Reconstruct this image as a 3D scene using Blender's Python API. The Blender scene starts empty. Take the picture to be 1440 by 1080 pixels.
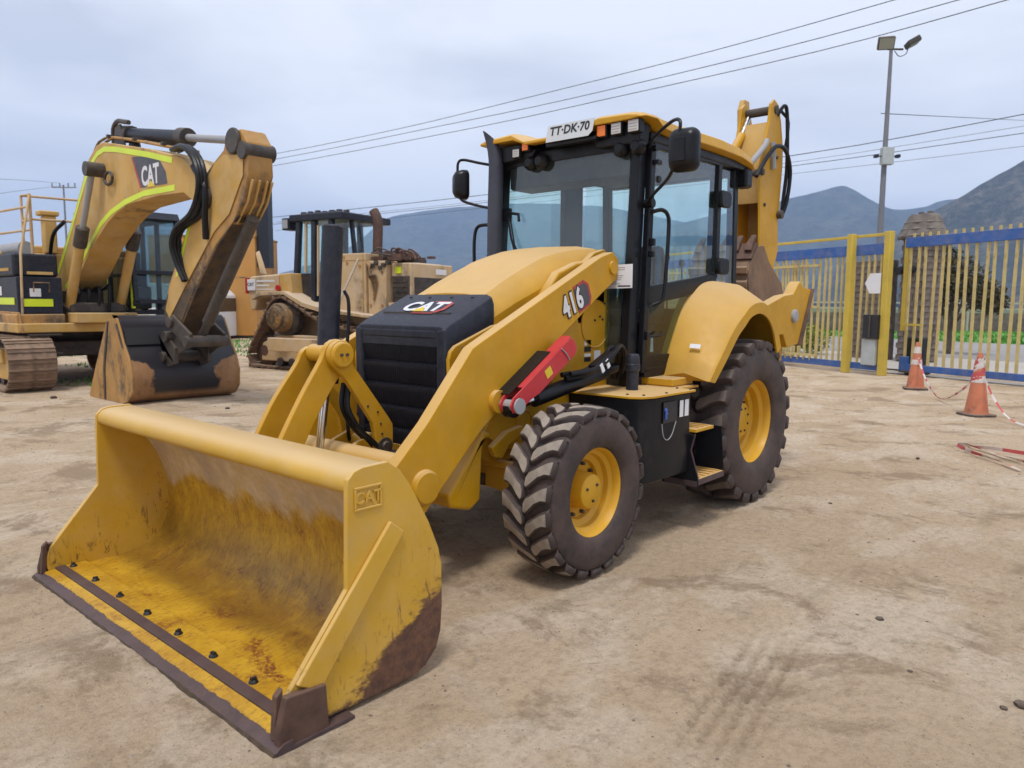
import bpy, bmesh, math, random
import numpy as np
from mathutils import Vector, Matrix
random.seed(7)
SC = bpy.context.scene
COL = SC.collection
PI = math.pi
R = math.radians

# ------------------------------------------------------------------ camera
def camera():
    yaw, pitch, roll = R(-138.735), R(-6.1625), R(0.3744)
    cy, sy, cp, sp = math.cos(yaw), math.sin(yaw), math.cos(pitch), math.sin(pitch)
    F = Vector((cy*cp, sy*cp, sp)); Rr = Vector((sy, -cy, 0)); U = Rr.cross(F)
    cr, sr = math.cos(roll), math.sin(roll)
    R2 = Rr*cr + U*sr; U2 = U*cr - Rr*sr
    M = Matrix(((R2.x, U2.x, -F.x, 5.631), (R2.y, U2.y, -F.y, 3.4496), (R2.z, U2.z, -F.z, 1.5555), (0, 0, 0, 1)))
    c = bpy.data.cameras.new('camera'); o = bpy.data.objects.new('camera', c); COL.objects.link(o)
    o.matrix_world = M
    c.sensor_width = 36; c.lens = 36*1048.46/1440
    c.clip_start = 0.1; c.clip_end = 9000
    c.dof.use_dof = True; c.dof.focus_distance = 4.9; c.dof.aperture_fstop = 3.6
    SC.camera = o
camera()

# ------------------------------------------------------------------ light
SUN_EL, SUN_AZ = R(66), R(30)
def world():
    w = bpy.data.worlds.new('World'); SC.world = w; w.use_nodes = True
    nt = w.node_tree; N = nt.nodes; L = nt.links; N.clear()
    out = N.new('ShaderNodeOutputWorld'); bg = N.new('ShaderNodeBackground'); bg.inputs['Strength'].default_value = 0.1
    sky = N.new('ShaderNodeTexSky'); sky.sky_type = 'NISHITA'; sky.sun_disc = False
    sky.sun_elevation = SUN_EL; sky.sun_rotation = R(90) - SUN_AZ
    tc = N.new('ShaderNodeTexCoord'); sep = N.new('ShaderNodeSeparateXYZ'); L.new(tc.outputs['Generated'], sep.inputs[0])
    # overcast layer: clouds flattened towards the horizon
    mp = N.new('ShaderNodeMapping'); mp.inputs['Scale'].default_value = (1.0, 1.0, 3.4); L.new(tc.outputs['Generated'], mp.inputs[0])
    n1 = N.new('ShaderNodeTexNoise'); n1.inputs['Scale'].default_value = 2.1; n1.inputs['Detail'].default_value = 7; n1.inputs['Roughness'].default_value = .5
    n1.inputs['Distortion'].default_value = .35
    L.new(mp.outputs[0], n1.inputs['Vector'])
    r = N.new('ShaderNodeValToRGB'); L.new(n1.outputs['Fac'], r.inputs[0])
    r.color_ramp.elements[0].position = .36; r.color_ramp.elements[0].color = (4.75, 5.1, 5.95, 1)
    r.color_ramp.elements[1].position = .62; r.color_ramp.elements[1].color = (6.75, 7.05, 7.75, 1)
    mx = N.new('ShaderNodeMix'); mx.data_type = 'RGBA'; mx.inputs[0].default_value = .96
    L.new(sky.outputs[0], mx.inputs[6]); L.new(r.outputs[0], mx.inputs[7])
    L.new(mx.outputs[2], bg.inputs['Color']); L.new(bg.outputs[0], out.inputs[0])
    s = bpy.data.lights.new('sun', 'SUN'); s.energy = 1.5; s.angle = R(13); s.color = (1, .97, .93)
    so = bpy.data.objects.new('sun', s); COL.objects.link(so)
    d = Vector((math.cos(SUN_EL)*math.cos(SUN_AZ), math.cos(SUN_EL)*math.sin(SUN_AZ), math.sin(SUN_EL)))
    so.rotation_euler = d.to_track_quat('Z', 'Y').to_euler(); so.location = d*40
world()
vs = SC.view_settings; vs.view_transform = 'Standard'; vs.look = 'None'; vs.gamma = 1; vs.use_curve_mapping = False; vs.exposure = 0.57
SC.cycles.max_bounces = 8; SC.cycles.transparent_max_bounces = 16; SC.cycles.volume_bounces = 1
SC.cycles.use_denoising = True

# ------------------------------------------------------------------ materials
def newmat(name):
    m = bpy.data.materials.new(name); m.use_nodes = True
    nt = m.node_tree; b = nt.nodes['Principled BSDF']; return m, nt, b
def noise(nt, scale, detail=5, rough=.55, vec=None, sc=(1, 1, 1), dist=0):
    N = nt.nodes; L = nt.links
    if vec is None:
        tc = N.new('ShaderNodeTexCoord'); vec = tc.outputs['Object']
    mp = N.new('ShaderNodeMapping'); mp.inputs['Scale'].default_value = sc; L.new(vec, mp.inputs[0])
    n = N.new('ShaderNodeTexNoise'); n.inputs['Scale'].default_value = scale; n.inputs['Detail'].default_value = detail
    n.inputs['Roughness'].default_value = rough; n.inputs['Distortion'].default_value = dist
    L.new(mp.outputs[0], n.inputs['Vector']); return n.outputs['Fac']
def ramp(nt, fac, a, b, ca=0, cb=1):
    r = nt.nodes.new('ShaderNodeMapRange'); r.inputs[1].default_value = a; r.inputs[2].default_value = b
    r.inputs[3].default_value = ca; r.inputs[4].default_value = cb; r.interpolation_type = 'SMOOTHSTEP'
    nt.links.new(fac, r.inputs[0]); return r.outputs[0]
def mixc(nt, fac, a, b):
    m = nt.nodes.new('ShaderNodeMix'); m.data_type = 'RGBA'; L = nt.links
    for k, v in ((0, fac), (6, a), (7, b)):
        if isinstance(v, (int, float)): m.inputs[k].default_value = v
        elif isinstance(v, tuple): m.inputs[k].default_value = (*v[:3], 1)
        else: L.new(v, m.inputs[k])
    return m.outputs[2]
def mth(nt, op, a, b=0.0, c=None):
    m = nt.nodes.new('ShaderNodeMath'); m.operation = op
    for k, v in ((0, a), (1, b)):
        if isinstance(v, (int, float)): m.inputs[k].default_value = v
        else: nt.links.new(v, m.inputs[k])
    m.use_clamp = op in ('MULTIPLY_CLAMP',)
    return m.outputs[0]
def bump(nt, b, h, strength=.3, dist=.01):
    n = nt.nodes.new('ShaderNodeBump'); n.inputs['Strength'].default_value = strength; n.inputs['Distance'].default_value = dist
    nt.links.new(h, n.inputs['Height']); nt.links.new(n.outputs[0], b.inputs['Normal'])
def upness(nt):
    g = nt.nodes.new('ShaderNodeNewGeometry'); s = nt.nodes.new('ShaderNodeSeparateXYZ')
    nt.links.new(g.outputs['Normal'], s.inputs[0]); return s.outputs[2]
DUST = (.50, .385, .27)
def paint(name, col, rough=.42, dust=.25, dustcol=DUST, var=.12, grime=0.0, grimecol=(.05, .035, .025), coat=.0, scale=3., metallic=0., up_mix=.5, bmp=.05, spec=.5):
    m, nt, b = newmat(name)
    n1 = noise(nt, scale, 6, .6); n2 = noise(nt, scale*7, 4, .6); n3 = noise(nt, scale*.6, 5, .65, sc=(1, 1, .6))
    c0 = tuple(x*(1-var) for x in col); c1 = tuple(min(1, x*(1+var*.6)) for x in col)
    c = mixc(nt, ramp(nt, n1, .3, .7), c0, c1)
    if grime:
        g = mth(nt, 'MULTIPLY', ramp(nt, n3, .62-grime*.35, .72-grime*.25), ramp(nt, n2, .3, .6, .5, 1.))
        c = mixc(nt, g, c, grimecol)
    if name in ('yellow_paint', 'fresh_yellow_paint', 'black_satin_paint', 'black_dusty_plastic', 'red_paint'):
        sc_ = noise(nt, 38, 6, .85, sc=(1, 1, .35), dist=1.5); c = mixc(nt, mth(nt, 'MULTIPLY', ramp(nt, sc_, .66, .70), .30), c, (.16, .10, .05) if 'yellow' in name else (.10, .09, .085))
        sm = noise(nt, 2.3, 8, .75, sc=(1, 1, .5)); c = mixc(nt, ramp(nt, sm, .52, .72, 0, .22), c, (.36, .24, .10) if 'yellow' in name else (.09, .08, .07))
    d = mth(nt, 'MULTIPLY', ramp(nt, noise(nt, scale*1.7, 7, .7), .30, .75), dust)
    up = mth(nt, 'MULTIPLY', ramp(nt, upness(nt), .35, 1.0), up_mix*dust*2)
    d2 = mth(nt, 'MINIMUM', mth(nt, 'ADD', d, up), .92)
    c = mixc(nt, d2, c, dustcol)
    nt.links.new(c, b.inputs['Base Color'])
    rr = mth(nt, 'ADD', mth(nt, 'MULTIPLY', d2, .45), ramp(nt, n2, .3, .7, rough-.05, rough+.07))
    nt.links.new(rr, b.inputs['Roughness']); b.inputs['Metallic'].default_value = metallic; b.inputs['Specular IOR Level'].default_value = spec
    b.inputs['Coat Weight'].default_value = coat; b.inputs['Coat Roughness'].default_value = .15
    if bmp: bump(nt, b, n2, bmp, .004)
    return m
M = {}
M['yellow'] = paint('yellow_paint', (.57, .295, .006), .40, .09, var=.12, up_mix=3.3, dustcol=(.68, .49, .28), bmp=.02, spec=.32)  # up-facing faces are mixed strongly towards a paler peach tone
M['yellow_dusty'] = paint('dusty_yellow_paint', (.60, .36, .07), .5, .55, dustcol=(.55, .40, .24), var=.10, up_mix=.7)
M['yellow_bright'] = paint('fresh_yellow_paint', (.64, .34, .010), .40, .08, var=.08, up_mix=.3, bmp=.01, spec=.35)
M['old_yellow'] = paint('weathered_yellow_paint', (.54, .31, .06), .6, .50, dustcol=(.60, .45, .27), var=.15, grime=.12, scale=1.6)
M['old_dark_yellow'] = paint('stained_yellow_paint', (.44, .225, .05), .6, .3, dustcol=(.44, .31, .18), var=.2, grime=.42, scale=1.9)
M['tan_dusty'] = paint('dozer_dusty_paint', (.56, .38, .18), .7, .8, dustcol=(.58, .45, .32), var=.15, grime=.3, scale=1.4)
M['orange'] = paint('orange_sheet_paint', (.50, .23, .04), .55, .15, var=.12, grime=.15, scale=.6)
M['black'] = paint('black_satin_paint', (.006, .0065, .009), .34, .03, dustcol=(.14, .12, .12), var=.2, up_mix=.6, bmp=.03, spec=.28)
M['black_dusty'] = paint('black_dusty_plastic', (.009, .012, .022), .42, .20, dustcol=(.10, .10, .125), spec=.35, var=.2, scale=9., up_mix=.5)
M['grille'] = paint('grille_plastic', (.008, .009, .015), .42, .16, dustcol=(.07, .07, .08), spec=.22, var=.25, scale=14., up_mix=.3, bmp=.3)
M['exhaust'] = paint('exhaust_grey_paint', (.030, .034, .052), .45, .25, dustcol=(.11, .11, .14), var=.15)
M['dark'] = paint('dark_interior', (.014, .015, .02), .6, .1, var=.2)
M['darkmetal'] = paint('dark_greasy_metal', (.035, .03, .028), .45, .3, dustcol=(.22, .16, .11), var=.4, scale=4.)
M['steel'] = paint('worn_steel', (.30, .29, .28), .35, .2, metallic=.9, var=.2)
M['chrome'] = paint('chrome_rod', (.65, .65, .66), .16, .08, metallic=1, var=.05, bmp=0)
M['seal'] = paint('grey_metal', (.32, .33, .35), .5, .15, var=.1)
M['rust'] = paint('rusted_steel', (.085, .042, .030), .65, .25, dustcol=(.26, .15, .09), var=.45, scale=6., bmp=.25)
M['edge'] = paint('bare_cutting_steel', (.085, .058, .068), .42, .25, dustcol=(.17, .10, .065), var=.3, scale=8., metallic=.3, bmp=.1)
M['mud'] = paint('caked_mud', (.075, .05, .03), .9, .12, dustcol=(.2, .14, .09), up_mix=.2, var=.4, scale=12., bmp=.8)
M['brownsteel'] = paint('brown_bucket_steel', (.19, .105, .055), .6, .5, dustcol=(.33, .22, .14), var=.4, grime=.45, scale=2.5, bmp=.15)
M['red'] = paint('red_paint', (.55, .018, .03), .42, .06, var=.08, up_mix=.3)
M['white'] = paint('white_paint', (.72, .73, .74), .45, .12, var=.04)
M['paper'] = paint('white_paper', (.78, .79, .82), .7, .0, var=.02, up_mix=0, bmp=0)
M['plate'] = paint('number_plate_white', (.56, .58, .60), .5, .1, var=.05)
M['ink'] = paint('black_ink', (.015, .015, .018), .5, 0, var=.1, up_mix=0, bmp=0)
M['white_print'] = paint('white_print', (.74, .74, .76), .5, .08, var=.03, up_mix=.1, bmp=0)
M['red_print'] = paint('red_print', (.42, .03, .035), .5, .12, var=.1, up_mix=.15, bmp=0)
M['grey_print'] = paint('dark_grey_print', (.05, .055, .075), .5, .12, var=.1, up_mix=.1, bmp=0)
M['hivis'] = paint('high_visibility_tape', (.66, .80, .02), .4, .04, var=.05, up_mix=.1, bmp=0)
M['label_yellow'] = paint('yellow_label', (.75, .55, .03), .5, 0, var=.05, up_mix=0, bmp=0)
M['blue_plastic'] = paint('blue_plastic', (.02, .09, .42), .4, .1, var=.1)
M['blue'] = paint('blue_rail_paint', (.016, .10, .36), .6, .2, var=.15)
M['fence_yellow'] = paint('fence_yellow_paint', (.56, .43, .13), .6, .45, dustcol=(.56, .48, .36), var=.22, grime=.22, grimecol=(.20, .12, .06), scale=4.)
M['post_yellow'] = paint('post_yellow_paint', (.58, .42, .05), .6, .1, var=.12, grime=.12)
M['cone'] = paint('cone_plastic', (.48, .12, .045), .6, .5, dustcol=(.40, .23, .14), var=.2, scale=7., grime=.15)
M['cone_base'] = paint('cone_rubber', (.045, .035, .03), .8, .4, dustcol=(.3, .22, .16))
M['tape_white'] = paint('white_tape', (.66, .60, .57), .6, .4, scale=9., var=.06, up_mix=0)
M['tape_red'] = paint('red_tape', (.55, .07, .08), .6, .12, var=.08, up_mix=0)
M['galv'] = paint('galvanised_pole', (.15, .16, .19), .5, .15, var=.1)
M['box_grey'] = paint('grey_box', (.42, .46, .46), .5, .1)
M['stone'] = paint('rough_stone', (.16, .125, .105), .9, .35, dustcol=(.25, .2, .17), var=.45, scale=3., bmp=.4)
M['thatch'] = paint('thatch', (.17, .145, .125), .95, .3, dustcol=(.25, .22, .19), var=.35, scale=5., bmp=.6)
M['bark'] = paint('bark', (.08, .06, .045), .9, .2, var=.4)
M['concrete'] = paint('concrete', (.42, .41, .39), .85, .2, var=.1, scale=.5)
M['asphalt'] = paint('pale_asphalt', (.24, .25, .27), .85, .15, var=.1, scale=.4)
M['cable'] = paint('cable', (.03, .03, .035), .6, 0, bmp=0)
def flat(name, col, rough=.5, emis=None):
    m, nt, b = newmat(name); b.inputs['Base Color'].default_value = (*col, 1); b.inputs['Roughness'].default_value = rough; return m
M['orange_lens'] = flat('orange_lens', (.85, .20, .02), .15)
M['clear_lens'] = flat('clear_lens', (.62, .60, .58), .2)
M['tail_red'] = flat('tail_red', (.45, .02, .02), .25)
def glass(name, tint, refl=1.0, dirt=.06):
    m = bpy.data.materials.new(name); m.use_nodes = True; nt = m.node_tree; N = nt.nodes; L = nt.links; N.clear()
    out = N.new('ShaderNodeOutputMaterial'); tr = N.new('ShaderNodeBsdfTransparent'); tr.inputs[0].default_value = (*tint, 1)
    gl = N.new('ShaderNodeBsdfGlossy'); gl.inputs['Roughness'].default_value = .03; gl.inputs[0].default_value = (.9, .95, 1, 1)
    fr = N.new('ShaderNodeFresnel'); fr.inputs[0].default_value = 1.5
    mx = N.new('ShaderNodeMixShader'); ge = N.new('ShaderNodeNewGeometry'); L.new(mth(nt, 'MULTIPLY', mth(nt, 'MULTIPLY', fr.outputs[0], refl), mth(nt, 'SUBTRACT', 1.0, ge.outputs['Backfacing'])), mx.inputs[0]); L.new(tr.outputs[0], mx.inputs[1]); L.new(gl.outputs[0], mx.inputs[2])
    df = N.new('ShaderNodeBsdfDiffuse'); df.inputs[0].default_value = (.42, .44, .45, 1)
    m2 = N.new('ShaderNodeMixShader'); L.new(mth(nt, 'MULTIPLY', ramp(nt, noise(nt, 2.5, 6, .7), .3, .8), dirt*2), m2.inputs[0])
    L.new(mx.outputs[0], m2.inputs[1]); L.new(df.outputs[0], m2.inputs[2]); L.new(m2.outputs[0], out.inputs[0]); return m
M['glass'] = glass('cab_glass', (.90, .975, .955), 1.8, .02)
M['dark_glass'] = glass('dark_cab_glass', (.62, .72, .74), 1.2, .03)
M['mirror'] = flat('mirror_glass', (.6, .6, .6), .05)

def mat_tyre(name, tread=False):
    m, nt, b = newmat(name)
    n = noise(nt, 5, 6, .7); n2 = noise(nt, 30, 4, .6)
    rub = mixc(nt, ramp(nt, n2, .3, .7), (.014, .013, .014), (.028, .025, .025))
    c = mixc(nt, ramp(nt, n, .25, .70, 0.10, .75), rub, (.105, .066, .052))
    nt.links.new(c, b.inputs['Base Color']); b.inputs['Roughness'].default_value = .72
    bump(nt, b, n2, .2, .004); return m
M['tyre'] = mat_tyre('tyre_rubber')
M['tread_front'] = paint('dusty_worn_tread', (.31, .26, .21), .8, .3, dustcol=(.42, .35, .28), var=.4, scale=8., up_mix=.2, bmp=.2)
M['tread_rear'] = paint('dusty_rear_tread', (.15, .12, .10), .8, .3, dustcol=(.25, .2, .16), var=.35, scale=8., up_mix=.4, bmp=.2)

def sc2_pre(nt): return noise(nt, 45, 4, .7)
def mat_bucket_in():
    m, nt, b = newmat('scoured_bucket_paint')
    tc = nt.nodes.new('ShaderNodeTexCoord'); sp = nt.nodes.new('ShaderNodeSeparateXYZ'); nt.links.new(tc.outputs['Object'], sp.inputs[0])
    X, Y, Z = sp.outputs
    y = mixc(nt, ramp(nt, noise(nt, 5, 5, .6), .3, .7), (.47, .245, .010), (.62, .36, .022))
    # fine scratches running down the bowl
    sc = noise(nt, 22, 7, .75, sc=(1, 2.6, 1)); sc2 = noise(nt, 60, 5, .8, sc=(.5, 2.5, .5))
    y = mixc(nt, ramp(nt, sc, .50, .66, 0, .6), y, (.23, .085, .012))
    rd = noise(nt, 3.1, 8, .8, sc=(1, .7, 1), dist=.8); y = mixc(nt, mth(nt, 'MULTIPLY', ramp(nt, rd, .50, .66), ramp(nt, sc2_pre(nt), .38, .58)), y, (.20, .055, .012))
    y = mixc(nt, ramp(nt, sc2, .55, .68, 0, .7), y, (.10, .045, .012))
    band = mth(nt, 'MULTIPLY', ramp(nt, Z, .10, .30), ramp(nt, noise(nt, 7, 8, .8, sc=(1, 2.2, 1)), .38, .62)); y = mixc(nt, mth(nt, 'MULTIPLY', band, .38), y, (.22, .095, .022))
    # darker brown, patchy tone towards the bend of the bowl
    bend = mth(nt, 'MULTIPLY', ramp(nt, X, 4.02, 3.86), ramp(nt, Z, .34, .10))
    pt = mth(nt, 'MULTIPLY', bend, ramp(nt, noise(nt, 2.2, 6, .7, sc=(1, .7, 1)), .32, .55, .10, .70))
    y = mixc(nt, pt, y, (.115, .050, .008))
    # old dusty paint above the scoured area
    hz = mth(nt, 'ADD', Z, mth(nt, 'MULTIPLY', mth(nt, 'SUBTRACT', noise(nt, 3, 5, .65), .5), .5))
    hz = mth(nt, 'SUBTRACT', hz, mth(nt, 'MULTIPLY', ramp(nt, Y, -.4, 1.2), .04))
    up = mixc(nt, ramp(nt, noise(nt, 9, 6, .7), .35, .7), (.50, .35, .17), (.62, .47, .30))
    up = mixc(nt, ramp(nt, noise(nt, 2.5, 4, .5, sc=(1, 1, .5)), .5, .75, 0, .75), up, (.30, .235, .20))
    y = mixc(nt, ramp(nt, hz, .46, .56), y, up)
    nt.links.new(y, b.inputs['Base Color'])
    nt.links.new(ramp(nt, sc, .3, .7, .32, .6), b.inputs['Roughness']); bump(nt, b, sc, .18, .004); return m
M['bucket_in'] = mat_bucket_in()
def mat_bucket_out():
    m, nt, b = newmat('bucket_side_paint')
    tc = nt.nodes.new('ShaderNodeTexCoord'); sp = nt.nodes.new('ShaderNodeSeparateXYZ'); nt.links.new(tc.outputs['Object'], sp.inputs[0])
    X, Y, Z = sp.outputs
    y = mixc(nt, ramp(nt, noise(nt, 3, 5, .6), .3, .7), (.56, .315, .022), (.63, .37, .04))
    y = mixc(nt, mth(nt, 'MULTIPLY', ramp(nt, upness(nt), .3, 1), .6), y, (.66, .47, .26))
    y = mixc(nt, ramp(nt, noise(nt, 4, 7, .7), .40, .75, 0, .30), y, (.55, .40, .22))
    # rub scratches low on the side, then bare rusty steel along the bottom
    e = mth(nt, 'SUBTRACT', mth(nt, 'ADD', mth(nt, 'MULTIPLY', ramp(nt, X, 3.50, 4.12), .34), Z), mth(nt, 'MULTIPLY', mth(nt, 'SUBTRACT', noise(nt, 7, 7, .75, sc=(1, 1, 2)), .5), .34))
    scr = noise(nt, 13, 7, .8, sc=(1.6, 1, .5), dist=1.2)
    y = mixc(nt, mth(nt, 'MULTIPLY', ramp(nt, e, .75, .38), ramp(nt, scr, .54, .63, 0, .85)), y, (.13, .06, .025))
    inn = ramp(nt, mth(nt, 'ABSOLUTE', Y), 1.193, 1.198); e = mth(nt, 'ADD', e, mth(nt, 'MULTIPLY', mth(nt, 'SUBTRACT', 1.0, inn), .5))
    rust = mixc(nt, ramp(nt, noise(nt, 16, 6, .7), .35, .65), (.075, .035, .026), (.16, .075, .04))
    y = mixc(nt, ramp(nt, e, .40, .345), y, rust)
    nt.links.new(y, b.inputs['Base Color']); nt.links.new(ramp(nt, e, .3, .45, .55, .42), b.inputs['Roughness']); bump(nt, b, scr, .08, .004); return m
M['bucket_out'] = mat_bucket_out()

# ------------------------------------------------------------------ mesh helpers
class MB:
    def __init__(s): s.v = []; s.f = []; s.m = []; s.sm = []; s.k = 0
    def add(s, vs, fs, smooth=False):
        o = len(s.v); s.v += [tuple(v) for v in vs]
        for f in fs: s.f.append([o+i for i in f]); s.m.append(s.k); s.sm.append(smooth)
        return s
    def mat(s, k): s.k = k; return s
    def box(s, c, size, rot=None):
        hx, hy, hz = size[0]/2, size[1]/2, size[2]/2; c = Vector(c)
        vs = [Vector((x, y, z)) for x in (-hx, hx) for y in (-hy, hy) for z in (-hz, hz)]
        if rot is not None: vs = [rot @ v for v in vs]
        return s.add([v+c for v in vs], [(0, 1, 3, 2), (4, 6, 7, 5), (0, 4, 5, 1), (2, 3, 7, 6), (0, 2, 6, 4), (1, 5, 7, 3)])
    def bx(s, x0, x1, y0, y1, z0, z1): return s.box(((x0+x1)/2, (y0+y1)/2, (z0+z1)/2), (abs(x1-x0), abs(y1-y0), abs(z1-z0)))
    def prism(s, pts, axis, a0, a1, smooth=False):
        def P(p, a):
            return {'y': (p[0], a, p[1]), 'x': (a, p[0], p[1]), 'z': (p[0], p[1], a)}[axis]
        n = len(pts); vs = [P(p, a0) for p in pts]+[P(p, a1) for p in pts]
        area = sum(pts[i][0]*pts[(i+1) % n][1]-pts[(i+1) % n][0]*pts[i][1] for i in range(n))
        fl = (area > 0) == (a1 > a0)
        if axis == 'y': fl = not fl
        fs = [list(range(n)), list(range(2*n-1, n-1, -1))]+[(i, i+n, (i+1) % n+n, (i+1) % n) for i in range(n)]
        if fl: fs = [list(reversed(f)) for f in fs]
        return s.add(vs, fs, smooth)
    def loft(s, rings, closed=True, caps=True, smooth=False):
        n = len(rings[0]); vs = [p for r in rings for p in r]; fs = []
        for i in range(len(rings)-1):
            for j in range(n if closed else n-1):
                a = i*n+j; b = i*n+(j+1) % n; fs.append((a, b, b+n, a+n))
        if caps: fs += [list(range(n-1, -1, -1)), [(len(rings)-1)*n+j for j in range(n)]]
        return s.add(vs, fs, smooth)
    def tube(s, path, r, n=10, smooth=True, caps=True):
        path = [Vector(p) for p in path]; rings = []; rs = r if isinstance(r, (list, tuple)) else [r]*len(path)
        d0 = (path[1]-path[0]).normalized(); ref = Vector((0, 0, 1)) if abs(d0.z) < .9 else Vector((1, 0, 0))
        u = d0.cross(ref).normalized()
        for i, p in enumerate(path):
            a = path[max(i-1, 0)]; b = path[min(i+1, len(path)-1)]; d = (b-a).normalized()
            u = (u-d*u.dot(d)).normalized(); w = d.cross(u)
            rings.append([p+(u*math.cos(2*PI*k/n)+w*math.sin(2*PI*k/n))*rs[i] for k in range(n)])
        return s.loft(rings, True, caps, smooth)
    def lathe(s, prof, n=32, axis='y', c=(0, 0, 0), smooth=True, caps=None):  # prof: (radius, position along axis)
        c = Vector(c); rings = []
        for r, a in prof:
            ring = []
            for k in range(n):
                t = 2*PI*k/n; p, q = r*math.cos(t), r*math.sin(t)
                ring.append(c+Vector({'y': (p, a, q), 'x': (a, p, q), 'z': (p, q, a)}[axis]))
            rings.append(ring)
        return s.loft(rings, True, (prof[0][0] > 1e-4 and prof[-1][0] > 1e-4) if caps is None else caps, smooth)
    def cyl(s, p0, p1, r, n=20, r2=None): return s.tube([p0, p1], [r, r if r2 is None else r2], n)
    def beam(s, p0, p1, w, h, up=(0, 0, 1)):
        p0 = Vector(p0); p1 = Vector(p1); d = (p1-p0).normalized(); up = Vector(up)
        a = d.cross(up).normalized(); b = a.cross(d)
        ring = lambda p: [p+a*w/2+b*h/2, p-a*w/2+b*h/2, p-a*w/2-b*h/2, p+a*w/2-b*h/2]
        return s.loft([ring(p0), ring(p1)])
    def pieces(s):
        par = list(range(len(s.v)))
        def find(a):
            while par[a] != a: par[a] = par[par[a]]; a = par[a]
            return a
        for f in s.f:
            a = find(f[0])
            for i in f[1:]: par[find(i)] = a
        g = {}
        for k, f in enumerate(s.f): g.setdefault(find(f[0]), []).append(k)
        for ks in g.values():
            q = MB(); mp = {}
            for k in ks:
                for i in s.f[k]:
                    if i not in mp: mp[i] = len(q.v); q.v.append(s.v[i])
                q.f.append([mp[i] for i in s.f[k]]); q.m.append(s.m[k]); q.sm.append(s.sm[k])
            yield q
    def split(s, name, mats, parent=None, **kw):   # each loose piece becomes an object of its own
        os_ = [q.build(name, mats, parent, **kw) for q in s.pieces()]; return os_[0]
    def build(s, name, mats, parent=None, bevel=0, ang=32, seg=2, loc=None, mesh_only=False):
        me = bpy.data.meshes.new(name); me.from_pydata(s.v, [], s.f)
        if not isinstance(mats, (list, tuple)): mats = [mats]
        for m in mats: me.materials.append(M[m] if isinstance(m, str) else m)
        me.polygons.foreach_set('material_index', s.m); me.polygons.foreach_set('use_smooth', [True]*len(s.f)); me.validate()
        bm = bmesh.new(); bm.from_mesh(me); bmesh.ops.recalc_face_normals(bm, faces=bm.faces); bm.to_mesh(me); bm.free()
        me.set_sharp_from_angle(angle=R(ang)); me.update()
        if mesh_only: return me
        o = bpy.data.objects.new(name, me); COL.objects.link(o)
        if parent: o.parent = parent
        if loc is not None: o.location = loc
        if bevel:
            b = o.modifiers.new('bevel', 'BEVEL'); b.width = bevel; b.segments = seg; b.limit_method = 'ANGLE'; b.angle_limit = R(35); b.harden_normals = True
        return o
def thing(name, label, cat, loc=(0, 0, 0), rz=0, group=None):
    o = bpy.data.objects.new(name, None); COL.objects.link(o); o.location = loc; o.rotation_euler = (0, 0, rz)
    o.empty_display_size = .2; return tag(o, label, cat, group)
def tag(o, label=None, cat=None, group=None, kind=None):
    if label: o['label'] = label
    if cat: o['category'] = cat
    if group: o['group'] = group
    if kind: o['kind'] = kind
    return o
def sub(name, parent, me, loc=(0, 0, 0), rot=(0, 0, 0)):
    o = bpy.data.objects.new(name, me); COL.objects.link(o); o.parent = parent; o.location = loc; o.rotation_euler = rot; return o
def catmull(pts, k=5, closed=False):
    out = []; n = len(pts); P = [Vector(p) for p in pts]
    rng = range(n) if closed else range(n-1)
    for i in rng:
        p0 = P[(i-1) % n] if closed or i > 0 else P[0]*2-P[1]; p1 = P[i]; p2 = P[(i+1) % n]; p3 = P[(i+2) % n] if closed or i+2 < n else P[-1]*2-P[-2]
        for j in range(k):
            t = j/k; out.append(tuple(.5*((2*p1)+(p2-p0)*t+(2*p0-5*p1+4*p2-p3)*t*t+(3*p1-p0-3*p2+p3)*t**3)))
    if not closed: out.append(tuple(P[-1]))
    return out
def arc(cx, cz, r, a0, a1, n=8): return [(cx+r*math.cos(R(a0+(a1-a0)*i/n)), cz+r*math.sin(R(a0+(a1-a0)*i/n))) for i in range(n+1)]
def rrect(x0, x1, z0, z1, r, n=4):
    return arc(x1-r, z1-r, r, 0, 90, n)+arc(x0+r, z1-r, r, 90, 180, n)+arc(x0+r, z0+r, r, 180, 270, n)+arc(x1-r, z0+r, r, 270, 360, n)
def text(name, body, origin, right, up, size, mat, parent, bold=.0, depth=.002, sx=1., spacing=1.):
    c = bpy.data.curves.new(name, 'FONT'); c.body = body; c.size = size; c.extrude = depth; c.offset = bold; c.align_x = 'CENTER'; c.align_y = 'CENTER'
    c.space_character = spacing; c.resolution_u = 3
    t = bpy.data.objects.new(name+'_src', c); COL.objects.link(t); bpy.context.view_layer.update()
    me = bpy.data.meshes.new_from_object(t.evaluated_get(bpy.context.evaluated_depsgraph_get()))
    bpy.data.objects.remove(t); bpy.data.curves.remove(c)
    r = Vector(right).normalized(); u = Vector(up).normalized(); n = r.cross(u)
    o3 = Vector(origin)
    me.transform(Matrix(((r.x*sx, u.x, n.x, o3.x), (r.y*sx, u.y, n.y, o3.y), (r.z*sx, u.z, n.z, o3.z), (0, 0, 0, 1))))
    me.materials.clear(); me.materials.append(M[mat]); me.name = name
    o = bpy.data.objects.new(name, me); COL.objects.link(o); o.parent = parent; return o
def decal(name, pts, origin, right, up, mat, parent, t=.003):
    r = Vector(right).normalized(); u = Vector(up).normalized(); n = r.cross(u); o3 = Vector(origin); m = MB(); k = len(pts)
    m.loft([[o3+r*a+u*b for a, b in pts], [o3+r*a+u*b+n*t for a, b in pts]])
    return m.build(name, mat, parent)

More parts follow.
